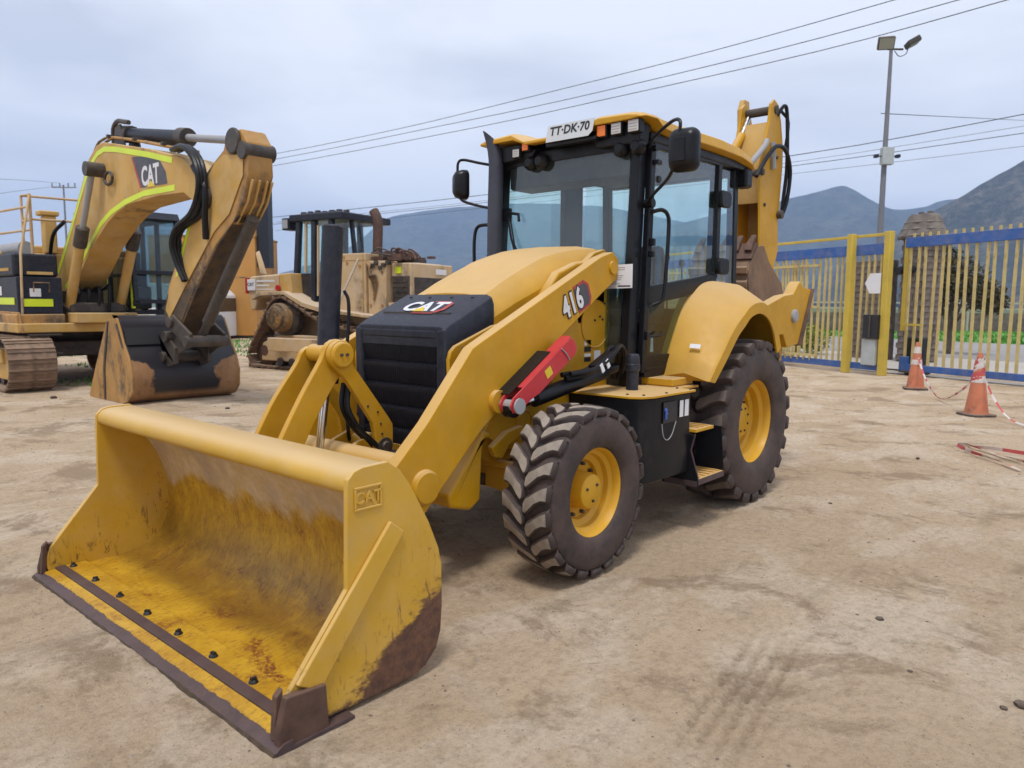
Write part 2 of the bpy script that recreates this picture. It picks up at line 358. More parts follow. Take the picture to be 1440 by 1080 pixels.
# ------------------------------------------------------------------ ground
def vnoise(x, y, seed):
    rs = np.random.RandomState(seed); g = rs.rand(256, 256)
    xi = np.floor(x).astype(int); yi = np.floor(y).astype(int); fx = x-xi; fy = y-yi
    fx = fx*fx*(3-2*fx); fy = fy*fy*(3-2*fy)
    a = g[xi % 256, yi % 256]; b = g[(xi+1) % 256, yi % 256]; c = g[xi % 256, (yi+1) % 256]; d = g[(xi+1) % 256, (yi+1) % 256]
    return (a*(1-fx)+b*fx)*(1-fy)+(c*(1-fx)+d*fx)*fy
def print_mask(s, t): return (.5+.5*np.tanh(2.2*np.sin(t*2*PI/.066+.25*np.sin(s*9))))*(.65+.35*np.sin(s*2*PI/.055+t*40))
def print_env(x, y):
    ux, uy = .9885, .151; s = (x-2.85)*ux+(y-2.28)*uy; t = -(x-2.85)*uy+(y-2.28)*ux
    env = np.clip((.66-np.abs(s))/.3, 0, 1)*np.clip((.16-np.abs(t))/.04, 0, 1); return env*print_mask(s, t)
def ground_h(x, y):
    h = 0
    for k, (f, a) in enumerate(((.45, .022), (1.3, .010), (3.7, .006), (9., .0055), (23., .0045), (47., .0026))):
        h = h+(vnoise(x*f+31.7*k, y*f+11.3*k, k+3)-.5)*a
    # tyre print in the right foreground
    ux, uy = .9885, .151; cx, cy = 2.85, 2.28
    s = (x-cx)*ux+(y-cy)*uy; t = -(x-cx)*uy+(y-cy)*ux
    env = np.clip((.62-np.abs(s))/.25, 0, 1)*np.clip((.15-np.abs(t))/.03, 0, 1)
    h = h-env*print_mask(s, t)*.020
    # old wheel ruts crossing the yard
    for (a, b, c, w, dp) in ((.30, 1., -1.9, .22, .006), (.22, 1., -.6, .2, .004), (-.75, 1., -9.0, .25, .012), (-.68, 1., -11.2, .25, .012), (.95, -.3, 5.6, .2, .006)):
        l = math.hypot(a, b); q = (a*x+b*y+c)/l+.06*np.sin(x*.5+y*.3)
        h = h-dp*.6*np.exp(-(q/w)**2)+dp*.25*np.exp(-((np.abs(q)-w*1.5)/(w*.5))**2)
    return h
def axis_pts(lo, hi, step, far):
    c = list(np.arange(lo, hi, step)); s = step; v = hi
    while v < far: c.append(v); s *= 1.09; v += s
    s = step; v = lo-step; L = []
    while v > -far: L.append(v); s *= 1.09; v -= s
    return np.array(L[::-1]+c+[far])
def make_ground():
    xs = axis_pts(-3.2, 5.4, .026, 3500); ys = axis_pts(-3.6, 3.6, .0195, 3500)
    X, Y = np.meshgrid(xs, ys, indexing='ij'); H = ground_h(X, Y)
    rr = np.hypot(X, Y); H = H*np.clip((60-rr)/40, 0, 1)
    for (wx, wy, lx, ly) in ((2.2, .95, .22, .2), (2.2, -.95, .22, .2), (0, .87, .26, .28), (0, -.87, .26, .28)):   # wheels sit in shallow dents
        e = np.exp(-(((X-wx)/lx)**4+((Y-wy)/ly)**4)); H = H*(1-e)-.006*e
    nx, ny = len(xs), len(ys)
    co = np.stack([X.ravel(), Y.ravel(), H.ravel()], 1)
    i = np.arange(nx-1)[:, None]*ny+np.arange(ny-1)[None, :]; i = i.ravel()
    F = np.stack([i, i+ny, i+ny+1, i+1], 1)
    me = bpy.data.meshes.new('ground'); me.vertices.add(len(co)); me.vertices.foreach_set('co', co.ravel())
    me.loops.add(F.size); me.loops.foreach_set('vertex_index', F.ravel()); me.polygons.add(len(F))
    me.polygons.foreach_set('loop_start', np.arange(0, F.size, 4)); me.polygons.foreach_set('use_smooth', np.ones(len(F), bool)); me.update(); me.validate()
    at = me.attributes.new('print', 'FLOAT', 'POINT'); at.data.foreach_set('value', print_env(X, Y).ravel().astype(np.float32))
    m, nt, b = newmat('sandy_yard')
    def nz(*a, **k): return noise(nt, *a, **k)
    base = mixc(nt, ramp(nt, nz(.55, 8, .62), .34, .66), (.605, .455, .305), (.52, .375, .235))
    pale = mth(nt, 'MULTIPLY', ramp(nt, nz(.8, 9, .66, sc=(1, 1.6, 1), dist=.3), .47, .59), .75)
    c = mixc(nt, pale, base, (.69, .56, .415))
    damp = mth(nt, 'MULTIPLY', ramp(nt, nz(.95, 9, .72, sc=(1.3, 1, 1), dist=.35), .52, .62), .80)
    c = mixc(nt, damp, c, (.30, .205, .12))
    olive = mth(nt, 'MULTIPLY', ramp(nt, nz(1.7, 9, .75), .56, .68), .55)
    c = mixc(nt, olive, c, (.22, .165, .085))
    st = mth(nt, 'MULTIPLY', ramp(nt, nz(1.1, 7, .68, sc=(.55, 2.4, 1), dist=.1), .54, .68), .45); c = mixc(nt, st, c, (.30, .215, .13))
    st2 = mth(nt, 'MULTIPLY', ramp(nt, nz(1.6, 8, .72, sc=(2.2, .6, 1), dist=.1), .56, .68), .35); c = mixc(nt, st2, c, (.60, .50, .39))
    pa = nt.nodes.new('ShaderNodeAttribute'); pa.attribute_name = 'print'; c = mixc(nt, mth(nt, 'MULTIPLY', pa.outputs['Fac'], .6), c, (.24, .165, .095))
    fine = nz(19, 9, .85); c = mixc(nt, ramp(nt, fine, .42, .66, 0, .5), c, (.26, .185, .115))
    gr = nz(160, 3, .6); c = mixc(nt, ramp(nt, gr, .50, .70, 0, .35), c, (.58, .52, .44))
    dk = nz(75, 3, .7); c = mixc(nt, ramp(nt, dk, .64, .70, 0, .7), c, (.13, .095, .065))
    # weeds thinly tinting the soil around the parked machines at the back
    tc = nt.nodes.new('ShaderNodeTexCoord'); sp = nt.nodes.new('ShaderNodeSeparateXYZ'); nt.links.new(tc.outputs['Object'], sp.inputs[0])
    wy = ramp(nt, sp.outputs[1], -15, -20); wd = mth(nt, 'MULTIPLY', wy, ramp(nt, nz(.5, 6, .7), .48, .62, 0, .8)); c = mixc(nt, wd, c, (.13, .16, .06))
    g2 = nt.nodes.new('ShaderNodeMapRange')
    far = ramp(nt, sp.outputs[0], -60, -140); c = mixc(nt, far, c, (.10, .13, .06))
    nt.links.new(c, b.inputs['Base Color']); b.inputs['Roughness'].default_value = .92; b.inputs['Specular IOR Level'].default_value = .25
    hh = mth(nt, 'ADD', mth(nt, 'MULTIPLY', nz(26, 8, .75), 1.0), mth(nt, 'MULTIPLY', nz(110, 3, .6), .25))
    bump(nt, b, hh, .9, .03)
    me.materials.append(m); o = bpy.data.objects.new('ground', me); COL.objects.link(o); tag(o, 'sandy compacted dirt yard with pale patches and wheel ruts', kind='structure')
make_ground()

def pebbles():
    rs = np.random.RandomState(5); m = MB(); F = np.array((-.75, -.66)); Rr = np.array((-.66, .75)); C = np.array((5.63, 3.45))
    for i in range(5200):
        d = 1.4+11*rs.rand()**1.5; r = (rs.rand()*1.6-.8)*d; p = C+F*d+Rr*r
        k = rs.rand(); s = .002+.0055*k**4; s *= 1+.12*d
        if i < 14: s = .010+.010*rs.rand()
        z = float(ground_h(np.array([p[0]]), np.array([p[1]]))[0])
        a = rs.rand(6)*.5+.75; m.k = 0 if rs.rand() < .6 else (1 if rs.rand() < .6 else 2); t = rs.rand()*6.3; ct, st = math.cos(t)*s, math.sin(t)*s
        m.add([(p[0]+ct*a[0], p[1]+st*a[0], z), (p[0]-st*a[1], p[1]+ct*a[1], z+s*.1), (p[0]-ct*a[2], p[1]-st*a[2], z), (p[0]+st*a[3], p[1]-ct*a[3], z), (p[0], p[1], z+s*.65*a[4]), (p[0], p[1], z-s*.5)],
              [(0, 1, 4), (1, 2, 4), (2, 3, 4), (3, 0, 4), (1, 0, 5), (2, 1, 5), (3, 2, 5), (0, 3, 5)])
    o = m.build('gravel', [flat('pebble_tan', (.30, .225, .15), .9), flat('pebble_grey', (.33, .27, .21), .9), flat('pebble_dark', (.16, .12, .085), .9)])
    tag(o, 'small stones and crumbs of soil scattered over the yard', kind='stuff')
pebbles()
def clod(x, y, s, label, n):
    rs = random.Random(n); bm = bmesh.new(); bmesh.ops.create_icosphere(bm, subdivisions=2, radius=s)
    for v in bm.verts: v.co *= 1+.28*(rs.random()-.5); v.co.z *= .55
    me = bpy.data.meshes.new('dirt_clod'); bm.to_mesh(me); bm.free(); me.materials.append(M['clod'])
    o = bpy.data.objects.new('dirt_clod', me); COL.objects.link(o); o.location = (x, y, s*.3); tag(o, label, 'clod')
M['clod'] = paint('clod_soil', (.05, .035, .03), .9, .15, var=.3)

# ------------------------------------------------------------------ far ground: road, verge, kerbs beyond the fence
def strip(name, label, mat, a, b, z, kind='structure', th=None):   # a, b: the near and the far edge as point pairs
    m = MB(); P = [(*a[0], z), (*a[1], z), (*b[1], z), (*b[0], z)]
    if th: m.loft([[(p[0], p[1], z) for p in P], [(p[0], p[1], z+th) for p in P]])
    else: m.add(P, [(0, 1, 2, 3)])
    o = m.build(name, mat); tag(o, label, kind=kind); return o
D = Vector((.25, .968)).normalized()     # direction of the public road
def line(x, y, t0, t1): return [(x+D.x*t0, y+D.y*t0), (x+D.x*t1, y+D.y*t1)]
strip('forecourt', 'pale concrete apron just outside the gate', M['concrete'], line(-13.9, -.6, -9, 16), line(-19.8, -1.9, -14, 16), .03)
strip('road', 'pale grey asphalt road outside the fence', M['asphalt'], line(-19.8, -1.9, -60, 60), line(-31.5, -4.4, -80, 80), .034)
m_g, nt_, b_ = newmat('verge_grass'); nt_.links.new(mixc(nt_, ramp(nt_, noise(nt_, 1.5, 6, .7), .35, .7), (.06, .20, .02), (.12, .32, .035)), b_.inputs['Base Color']); b_.inputs['Roughness'].default_value = .9; M['grass'] = m_g
strip('verge', 'green grass verge on the far side of the road', M['grass'], line(-31.7, -4.4, -90, 90), line(-75, -14, -160, 160), .03)
strip('far_road', 'second pale carriageway beyond the verge', M['concrete'], line(-75, -14, -160, 160), line(-96, -18, -200, 200), .04)
def grass_blades():
    rs = random.Random(3); m = MB()
    for i in range(9000):
        k = rs.random()**1.6; x = -32-42*k; t = rs.uniform(-22, 22); px = x+D.x*t; py = -4.5-9.5*k+D.y*t; h = rs.uniform(.06, .22); a = rs.uniform(0, PI); w = .05+.05*rs.random()
        dx, dy = math.cos(a)*w, math.sin(a)*w; m.add([(px-dx, py-dy, .02), (px+dx, py+dy, .02), (px+rs.uniform(-.08, .08), py+rs.uniform(-.08, .08), h)], [(0, 1, 2)])
    tag(m.build('grass', 'grass'), 'tufts of green grass on the roadside verge', kind='stuff')
grass_blades()
def weeds():
    rs = random.Random(13); m = MB()
    for i in range(7000):
        x = rs.uniform(-14, 3); y = rs.uniform(-26, -15) if rs.random() < .75 else rs.uniform(-14.6, -11.0)
        if y > -15 and not (-.9 < x < 1.2): continue
        if vnoise(np.array([x*.5]), np.array([y*.5]), 9)[0] < .58: continue
        h = rs.uniform(.03, .10); a = rs.uniform(0, PI); w = .03; dx, dy = math.cos(a)*w, math.sin(a)*w
        m.add([(x-dx, y-dy, 0), (x+dx, y+dy, 0), (x+rs.uniform(-.04, .04), y+rs.uniform(-.04, .04), h)], [(0, 1, 2)])
    tag(m.build('weeds', 'grass'), 'low green weeds growing around the parked tracked machines', kind='stuff')
weeds()

# ------------------------------------------------------------------ hills: ridges with true depth and height
def hill(name, label, crest, depth_dir, foot, colr, seed, rough=9):
    # crest: list of (x, y, z); the slope runs down on both sides
    cr = catmull(crest, 10); n = len(cr); K = 26; rows = []
    rs = np.random.RandomState(seed)
    dx, dy = depth_dir
    for k in range(-8, K+1):
        u = k/K if k >= 0 else k/8.; row = []
        for j, p in enumerate(cr):
            t = abs(u); fall = (1-t)**1.25 if u >= 0 else (1-t)
            x = p[0]+dx*foot*u; y = p[1]+dy*foot*u
            nz = (vnoise(np.array([x*.018+seed]), np.array([y*.018]), seed)[0]-.5)*2+(vnoise(np.array([x*.06]), np.array([y*.06+seed]), seed+1)[0]-.5)*.8
            z = p[2]*fall+nz*rough*min(1, t*5+.12)*(1-t*.8)
            row.append((x, y, max(z, -2) if t < .97 else -2))
        rows.append(row)
    m = MB(); m.loft(rows, closed=False, caps=False, smooth=True); o = m.build(name, colr, ang=180); tag(o, label, kind='structure')
def hillmat(name, a, b, sc):
    m, nt, bb = newmat(name); n = noise(nt, sc, 9, .72, sc=(1, 1, .5)); n2 = noise(nt, sc*3.5, 8, .8)
    c = mixc(nt, ramp(nt, n, .4, .62), a, b); c = mixc(nt, ramp(nt, n2, .44, .56, 0, .85), c, tuple(x*.45 for x in a)); nt.links.new(c, bb.inputs['Base Color']); bb.inputs['Roughness'].default_value = 1
    bump(nt, bb, n2, 1., 6.); return m
hm1 = hillmat('scrub_hillside', (.030, .036, .024), (.17, .14, .10), .016)
hm2 = hillmat('far_hillside', (.05, .06, .045), (.09, .09, .06), .008)
CAM2 = np.array((5.631, 3.4496)); Fh = np.array((-.75167, -.65954)); Rh = np.array((-.66007, .75120))
def cr_pts(d, pts, amp=1):  # (pixel column, height in metres) read off a ridge at distance d, stated as bearings
    out = []
    for c, z in pts:
        q = CAM2+Fh*d+Rh*d*(c-720)/1048.; out.append((q[0], q[1], z))
    return out
hill('near_hill', 'steep scrubby hillside rising behind the right end of the fence',
     cr_pts(1100, [(1170, 6), (1215, 62), (1262, 112), (1300, 138), (1335, 158), (1380, 187), (1440, 224), (1530, 280), (1700, 330), (1950, 300), (2250, 220)]), -Fh, 520, hm1, 11, 12)
hill('middle_hill', 'blue grey rounded hill behind the fence centre',
     cr_pts(2300, [(800, 150), (900, 215), (980, 262), (1050, 292), (1100, 322), (1140, 344), (1168, 360), (1185, 352), (1215, 318), (1245, 292), (1285, 300), (1320, 322), (1420, 330)]), -Fh, 900, hm2, 21, 16)
hill('far_hill', 'distant hazy blue hill showing above the bulldozer',
     cr_pts(3000, [(340, 60), (440, 150), (500, 230), (540, 322), (580, 355), (620, 372), (680, 385), (760, 395), (850, 380), (950, 330), (1100, 280)]), -Fh, 1200, hm2, 31, 18)
hill('low_ridge', 'low distant ridge on the far left horizon',
     cr_pts(2600, [(-500, 60), (-300, 80), (-100, 70), (100, 50), (250, 45), (420, 60), (560, 40)]), -Fh, 700, hm2, 41, 10)

# ------------------------------------------------------------------ haze
def haze():
    m = MB(); m.bx(-3600, 600, -3400, 3400, -6, 420); o = m.build('haze', 'white'); o.data.materials.clear()
    mt = bpy.data.materials.new('haze_air'); mt.use_nodes = True; nt = mt.node_tree; nt.nodes.clear()
    out = nt.nodes.new('ShaderNodeOutputMaterial'); v = nt.nodes.new('ShaderNodeVolumePrincipled'); v.inputs['Color'].default_value = (.46, .64, 1, 1); v.inputs['Density'].default_value = .00027
    v.inputs['Anisotropy'].default_value = .0
    nt.links.new(v.outputs[0], out.inputs['Volume']); o.data.materials.append(mt); tag(o, 'thin blue haze over the valley', kind='stuff')
haze()

# ================================================================== backhoe loader
BH = thing('backhoe_loader', 'yellow backhoe loader with 416 on its arm and front bucket lowered to the ground', 'backhoe loader')
def lug_mesh(Rt, w, side, pitch, slope, depth, hw, name, mats, shoulder):
    # one chevron lug, built at angle 0 (on +X), hub axis Y, wheel centre at origin
    W = w/2; m = MB()
    st = [(.00*W, -.010, .55), (.10*W, -.002, 1.15), (.26*W, slope*.20, 1.02), (.50*W, slope*.62, .90), (.74*W, slope*.90, .95), (.97*W, slope, 1.12)]
    top = []; bot = []
    for (y, a, k) in st:
        crown = Rt-.012*(abs(y)/W)**2.5-.006
        for sgn in (-1, 1):
            aa = a+sgn*hw*k
            for lst, r, ex in ((top, crown, 1.0), (bot, crown-depth-.015, 1.35)):
                ang = (a+sgn*hw*k*ex)/Rt; lst.append((r*math.cos(ang), side*y, r*math.sin(ang)))
    # shoulder end running down the sidewall
    y = W*1.01
    for (dr, yy, k) in ((shoulder, 1.015*W, .85),):
        for sgn in (-1, 1):
            ang = (slope+sgn*hw*1.0*k)/Rt; r = Rt-dr
            top.append((r*math.cos(ang), side*yy, r*math.sin(ang))); bot.append(((r-.01)*math.cos(ang), side*(yy-.05), (r-.01)*math.sin(ang)))
    n = len(top)//2; vs = top+bot; fs = []; o = len(top)
    m.k = 1
    k0 = [(2*i, 2*i+1, 2*i+3, 2*i+2) for i in range(n-2)]; m.add(vs, k0)
    m.k = 0; q = [(2*(n-2), 2*(n-2)+1, 2*(n-1)+1, 2*(n-1))]
    for i in range(n-1): q += [(2*i, 2*i+2, o+2*i+2, o+2*i), (2*i+1, 2*i+3, o+2*i+3, o+2*i+1)]
    q += [(0, 1, o+1, o), (2*n-2, 2*n-1, o+2*n-1, o+2*n-2)]
    m.add(vs, q)
    # weld the two copies
    me = m.build(name, mats, mesh_only=True); bm = bmesh.new(); bm.from_mesh(me); bmesh.ops.remove_doubles(bm, verts=bm.verts, dist=1e-5)
    bmesh.ops.recalc_face_normals(bm, faces=bm.faces)
    ed = [e for e in bm.edges if len(e.link_faces) == 2 and e.calc_face_angle(0) > .5]
    bmesh.ops.bevel(bm, geom=ed, offset=.007, segments=1, affect='EDGES', clamp_overlap=True)
    bm.to_mesh(me); bm.free(); me.set_sharp_from_angle(angle=R(40)); return me
def wheel(parent, name, c, Rt, w, rr, rimy, side, front, treadmat, label=None, nl=22):
    hub = bpy.data.objects.new(name, None); COL.objects.link(hub); hub.parent = parent; hub.location = c
    W = w/2; depth = .034 if front else .045
    b = Rt-depth-.006
    half = [(rr+.005, W*.80), (rr+.02, W*.93), (rr+.28*(b-rr), W*1.03), (rr+.52*(b-rr), W*1.045), (rr+.78*(b-rr), W*.99), (b-.022, W*.90), (b-.006, W*.6), (b, 0)]
    half = [(a, y) for a, y in catmull([(a, y, 0) for a, y in half], 3) for _ in (0,)] if False else [(p[0], p[1]) for p in catmull([(a, y, 0) for a, y in half], 3)]
    prof = half+[(r, -y) for r, y in reversed(half[:-1])]
    m = MB(); m.lathe([(r, y*side) for r, y in prof], 56, caps=False); m.build('tyre', 'tyre', hub, ang=60)
    # sidewall bead ring and lettering-like ribs
    pitch = 2*PI/nl; meA = lug_mesh(Rt, w, 1, pitch, .085 if front else .085, depth, .041 if front else .046, 'tread_lug', ['tyre', treadmat], .055 if front else .085)
    meB = lug_mesh(Rt, w, -1, pitch, .085 if front else .085, depth, .041 if front else .046, 'tread_lug', ['tyre', treadmat], .055 if front else .085)
    for k in range(nl):
        sub('tread_lug', hub, meA, rot=(0, -k*pitch, 0)); sub('tread_lug', hub, meB, rot=(0, -(k+.5)*pitch, 0))
    ry = (rimy-c[1]*side*1.0) if False else rimy
    s = side; m = MB()
    if front:
        P = [(rr+.018, ry), (rr+.016, ry+.008), (rr+.004, ry+.006), (rr-.006, ry-.012), (rr-.012, ry-.04), (rr-.035, ry-.055), (rr-.040, ry-.085), (rr-.075, ry-.10), (rr-.082, ry-.125), (.125, ry-.135), (.0, ry-.135)]
    else:
        P = [(rr+.018, ry), (rr+.016, ry+.008), (rr+.003, ry+.006), (rr-.008, ry-.015), (rr-.014, ry-.05), (rr-.045, ry-.07), (rr-.05, ry-.12), (rr-.085, ry-.135), (rr-.09, ry-.16), (.14, ry-.175), (0, ry-.175)]
    m.lathe([(r, y*s) for r, y in P], 56); m.lathe([(rr+.012, ry*.9*s), (rr-.02, 0), (rr+.012, -W*.8*s)], 40, caps=False)
    rim = m.build('rim', 'yellow_bright', hub, ang=40)
    m = MB()
    if front:
        P = [(0, ry-.018), (.088, ry-.018), (.098, ry-.024), (.104, ry-.045), (.112, ry-.135)]
    else:
        P = [(0, ry-.085), (.125, ry-.085), (.135, ry-.092), (.138, ry-.115), (.155, ry-.175)]
    m.lathe([(r, y*s) for r, y in P], 36); m.build('hub_cap', 'yellow_bright', hub, ang=40)
    m = MB(); nb = 10 if front else 10; yb = P[1][1]
    for k in range(3 if front else 8):
        a = 2*PI*k/(3 if front else 8)+.4; r = .055 if front else .095
        m.cyl((r*math.cos(a), (yb)*s, r*math.sin(a)), (r*math.cos(a), (yb+.008)*s, r*math.sin(a)), .009, 8)
    for k in range(nb):
        a = 2*PI*k/nb; r = .150 if front else .20
        y0 = (ry-.137) if front else (ry-.175); m.cyl((r*math.cos(a), y0*s, r*math.sin(a)), (r*math.cos(a), (y0+.03)*s, r*math.sin(a)), .012, 8)
    tag(m.build('wheel_bolts', 'darkmetal', hub), kind='stuff')
    return hub
FW = dict(Rt=.50, w=.325, rr=.250, rimy=.125, front=True, treadmat='tread_front')
RW = dict(Rt=.655, w=.47, rr=.322, rimy=.182, front=False, treadmat='tread_rear')
wheel(BH, 'front_wheel', (2.2, .945, .492), side=1, **FW)
wheel(BH, 'front_wheel', (2.2, -.945, .492), side=-1, **FW)
wheel(BH, 'rear_wheel', (0, .86, .645), side=1, **RW)
wheel(BH, 'rear_wheel', (0, -.86, .645), side=-1, **RW)

# ---------------- chassis
def chassis():
    m = MB()
    for s in (-1, 1):
        y0, y1 = s*.34, s*.44
        m.prism([(2.50, .66), (2.60, .80), (2.35, .90), (1.70, 1.02), (1.1, 1.06), (-.9, 1.0), (-.9, .55), (1.3, .55), (1.75, .62), (2.0, .62), (2.35, .58)], 'y', y0, y1)
    m.bx(-.9, 1.6, -.335, .335, .50, .95); m.bx(2.45, 2.72, -.335, .335, .45, .70)
    m.build('chassis_frame', 'yellow', BH, bevel=.008)
    m = MB(); m.prism([(2.34, .69), (2.52, .80), (2.42, .93), (2.0, 1.02), (1.60, 1.10), (1.25, 1.12), (1.25, .98), (1.6, .92), (1.85, .86), (2.05, .74), (2.2, .66)], 'y', .442, .50)
    for (x, z, r) in ((2.16, .84, .07),): m.lathe([(r, 0), (r, .018), (r-.012, .022), (r-.016, .012), (0, .012)], 24, c=(x, .499, z))
    m.build('frame_side_plate', 'yellow', BH, bevel=.01)
    m = MB(); m.prism([(2.46, .655), (2.50, .72), (2.36, .80), (2.22, .82), (2.20, .77), (2.34, .71), (2.40, .64)], 'y', .5015, .55); m.build('tie_down_bracket', 'yellow', BH, bevel=.012)
    m = MB()
    for s in (-1, 1):
        m.prism([(2.50, .80), (2.58, .76), (2.60, .43), (2.68, .385), (2.84, .43), (2.86, .50), (2.66, .72), (2.58, .84)], 'y', s*.36, s*.56)
    m.split('front_counterweight', 'yellow', BH, bevel=.022, seg=3)
    m = MB(); m.loft([[(x, y, z+dz) for x, z in ((2.11, .40), (2.29, .40), (2.29, .56), (2.11, .56))] for y, dz in ((-.72, .02), (-.45, 0), (-.1, 0.03), (.1, .03), (.45, 0), (.72, .02))])
    m.cyl((2.32, -.6, .585), (2.32, .68, .585), .028, 12)
    for s in (-1, 1): m.lathe([(.0, .80), (.11, .80), (.13, .74), (.13, .66), (.07, .6), (0, .58)] if s > 0 else [(0, -.58), (.07, -.6), (.13, -.66), (.13, -.74), (.11, -.80), (0, -.80)], 20, c=(2.2, 0, .49))
    m.build('front_axle', 'yellow', BH, bevel=.012)
    m = MB(); m.cyl((0, -.7, .645), (0, .7, .645), .12, 20); m.bx(-.2, .2, -.2, .2, .48, .85); m.build('rear_axle', 'yellow', BH, bevel=.01)
    m = MB(); m.bx(.2, 2.3, -.30, .30, .42, .495); m.bx(1.3, 2.6, -.30, .30, .96, 1.5); m.build('engine_block', 'darkmetal', BH)
chassis()

# ---------------- hood and grille
def hood():
    def ring(x, zt, hw, zb, ch, crown=.02):
        return [(x, hw, zb), (x, hw+.004, zt-ch*1.2), (x, hw-.02, zt-ch*.8), (x, hw-ch*.9, zt-.012), (x, hw*.45, zt+crown*.7), (x, 0, zt+crown), (x, -hw*.45, zt+crown*.7), (x, -hw+ch*.9, zt-.012), (x, -hw+.02, zt-ch*.8), (x, -hw-.004, zt-ch*1.2), (x, -hw, zb)]
    st = [(2.34, 1.60, .405, 1.22, .11), (2.15, 1.70, .41, 1.22, .12), (1.95, 1.79, .415, 1.20, .13), (1.75, 1.87, .42, 1.12, .13), (1.60, 1.91, .425, 1.05, .12), (1.42, 1.94, .43, 1.0, .10), (1.22, 1.955, .44, 1.0, .09), (1.17, 1.95, .44, 1.0, .09)]
    m = MB(); m.loft([ring(*s) for s in st], closed=True, smooth=True); m.build('hood', 'yellow', BH, bevel=.006, ang=26)
    m = MB(); m.prism([(2.335, 1.36), (2.335, 1.372), (1.90, 1.558), (1.62, 1.655), (1.62, 1.64), (1.90, 1.545)], 'y', .4125, .4175) if False else m.beam((2.335, .4155, 1.405), (1.70, .4255, 1.60), .012, .006, (0, 1, 0)); m.build('hood_seam', 'ink', BH)
    # raised side scoop behind the hood shoulder
    m = MB(); m.prism([(1.98, 1.45), (1.93, 1.62), (1.80, 1.76), (1.60, 1.83), (1.36, 1.86), (1.26, 1.82), (1.26, 1.3), (1.7, 1.3)], 'y', .41, .478)
    m.build('hood_side_panel', 'yellow', BH, bevel=.022, seg=3)
    m = MB(); m.prism([(1.58, 1.78), (1.66, 1.62), (1.60, 1.42), (1.30, 1.42), (1.28, 1.72), (1.40, 1.80)], 'y', .476, .492); m.build('intake_panel', 'yellow', BH, bevel=.008)
    # black nose cap
    def rg(x, zt, hw, zb, r=.05): return [(x, hw, zb), (x, hw, zt-r), (x, hw-r*.3, zt-r*.3), (x, hw-r, zt), (x, -hw+r, zt), (x, -hw+r*.3, zt-r*.3), (x, -hw, zt-r), (x, -hw, zb)]
    m = MB(); m.loft([rg(2.338, 1.612, .417, 1.43, .06), rg(2.68, 1.452, .417, 1.32), rg(2.735, 1.42, .41, 1.30)]); nose = m.build('hood_nose', 'black_dusty', BH, bevel=.008)
    m = MB()
    for y in (-.28, -.1, .1, .28): m.lathe([(0, .004), (.010, .004), (.012, 0)], 10, 'z', c=(2.385, y, 1.592))
    tag(m.build('nose_screws', 'darkmetal', nose), kind='stuff')
    # badge on the nose: slanted plane
    up = Vector((-.92, 0, .425)).normalized(); o = Vector((2.53, .03, 1.527))
    decal('badge_hexagon', [(-.06, -.085), (.12, -.085), (.185, -.03), (.185, .06), (.13, .09), (-.0, .09)], o, (0, 1, 0), up, 'red_print', nose, .0025)
    decal('badge_inner', [(-.10, -.065), (.10, -.065), (.15, -.02), (.15, .05), (.11, .075), (-.10, .075)], o, (0, 1, 0), up, 'black_dusty', nose, .004)
    n = Vector((0, 1, 0)).cross(up)
    text('lettering', 'CAT', o+n*.005+Vector((0, -.02, 0)), (0, 1, 0), up, .17, 'white_print', nose, bold=.006, depth=.001, sx=1.05)
    decal('badge_triangle', [(-.075, -.062), (.035, -.062), (-.02, .0)], o+n*.004, (0, 1, 0), up, 'label_yellow', nose, .0035)
    # grille: frame, louvres, mesh behind
    m = MB(); X0, X1 = 2.60, 2.742
    for s in (-1, 1): m.prism([(s*.335, .60), (s*.41, .60), (s*.412, 1.38), (s*.40, 1.415), (s*.335, 1.40)], 'x', X0, X1)
    m.prism([(-.334, 1.345), (.334, 1.345), (.334, 1.405), (-.334, 1.405)], 'x', X0, X1-.003); m.bx(X0, X1-.004, -.334, .334, .60, .66)
    gf = m.build('grille_frame', 'black_dusty', BH, bevel=.018, seg=3)
    me = MB(); me.prism([(.002, -.064), (.018, -.062), (.044, .035), (.044, .052), (.020, .060), (.002, .066)], 'y', -.333, .333); gm = me.build('grille_louvre', 'grille', mesh_only=True)
    for k in range(5): sub('grille_louvre', gf, gm, loc=(2.69, 0, .733+k*.136))
    m = MB(); m.bx(2.66, 2.688, -.333, .333, .661, 1.344)
    for k in range(34): y = -.322+k*.0195; m.bx(2.7315, 2.7345, y-.0011, y+.0011, .665, 1.342)
    m.build('grille_mesh', 'grille', gf)
    m = MB(); m.prism([(2.738, .45), (2.738, .595), (2.58, .595), (2.58, .45)], 'y', -.40, .40); m.build('lower_grille_panel', 'black', BH, bevel=.01)
    # yellow side cover behind the grille
    for s in (-1, 1):
        m = MB(); m.prism([(2.72, .95), (2.73, 1.24), (2.715, 1.285), (2.68, 1.315), (2.37, 1.425), (1.6, 1.50), (1.6, 1.0), (2.3, .88)], 'y', s*.395, s*.432); p = m.build('engine_side_cover', 'yellow', BH, bevel=.010)
        m = MB()
        for x, z in ((2.62, 1.30), (2.42, 1.37)): m.cyl((x, s*.43, z), (x, s*.442, z), .010, 10)
        tag(m.build('cover_bolts', 'darkmetal', p), kind='stuff')
hood()

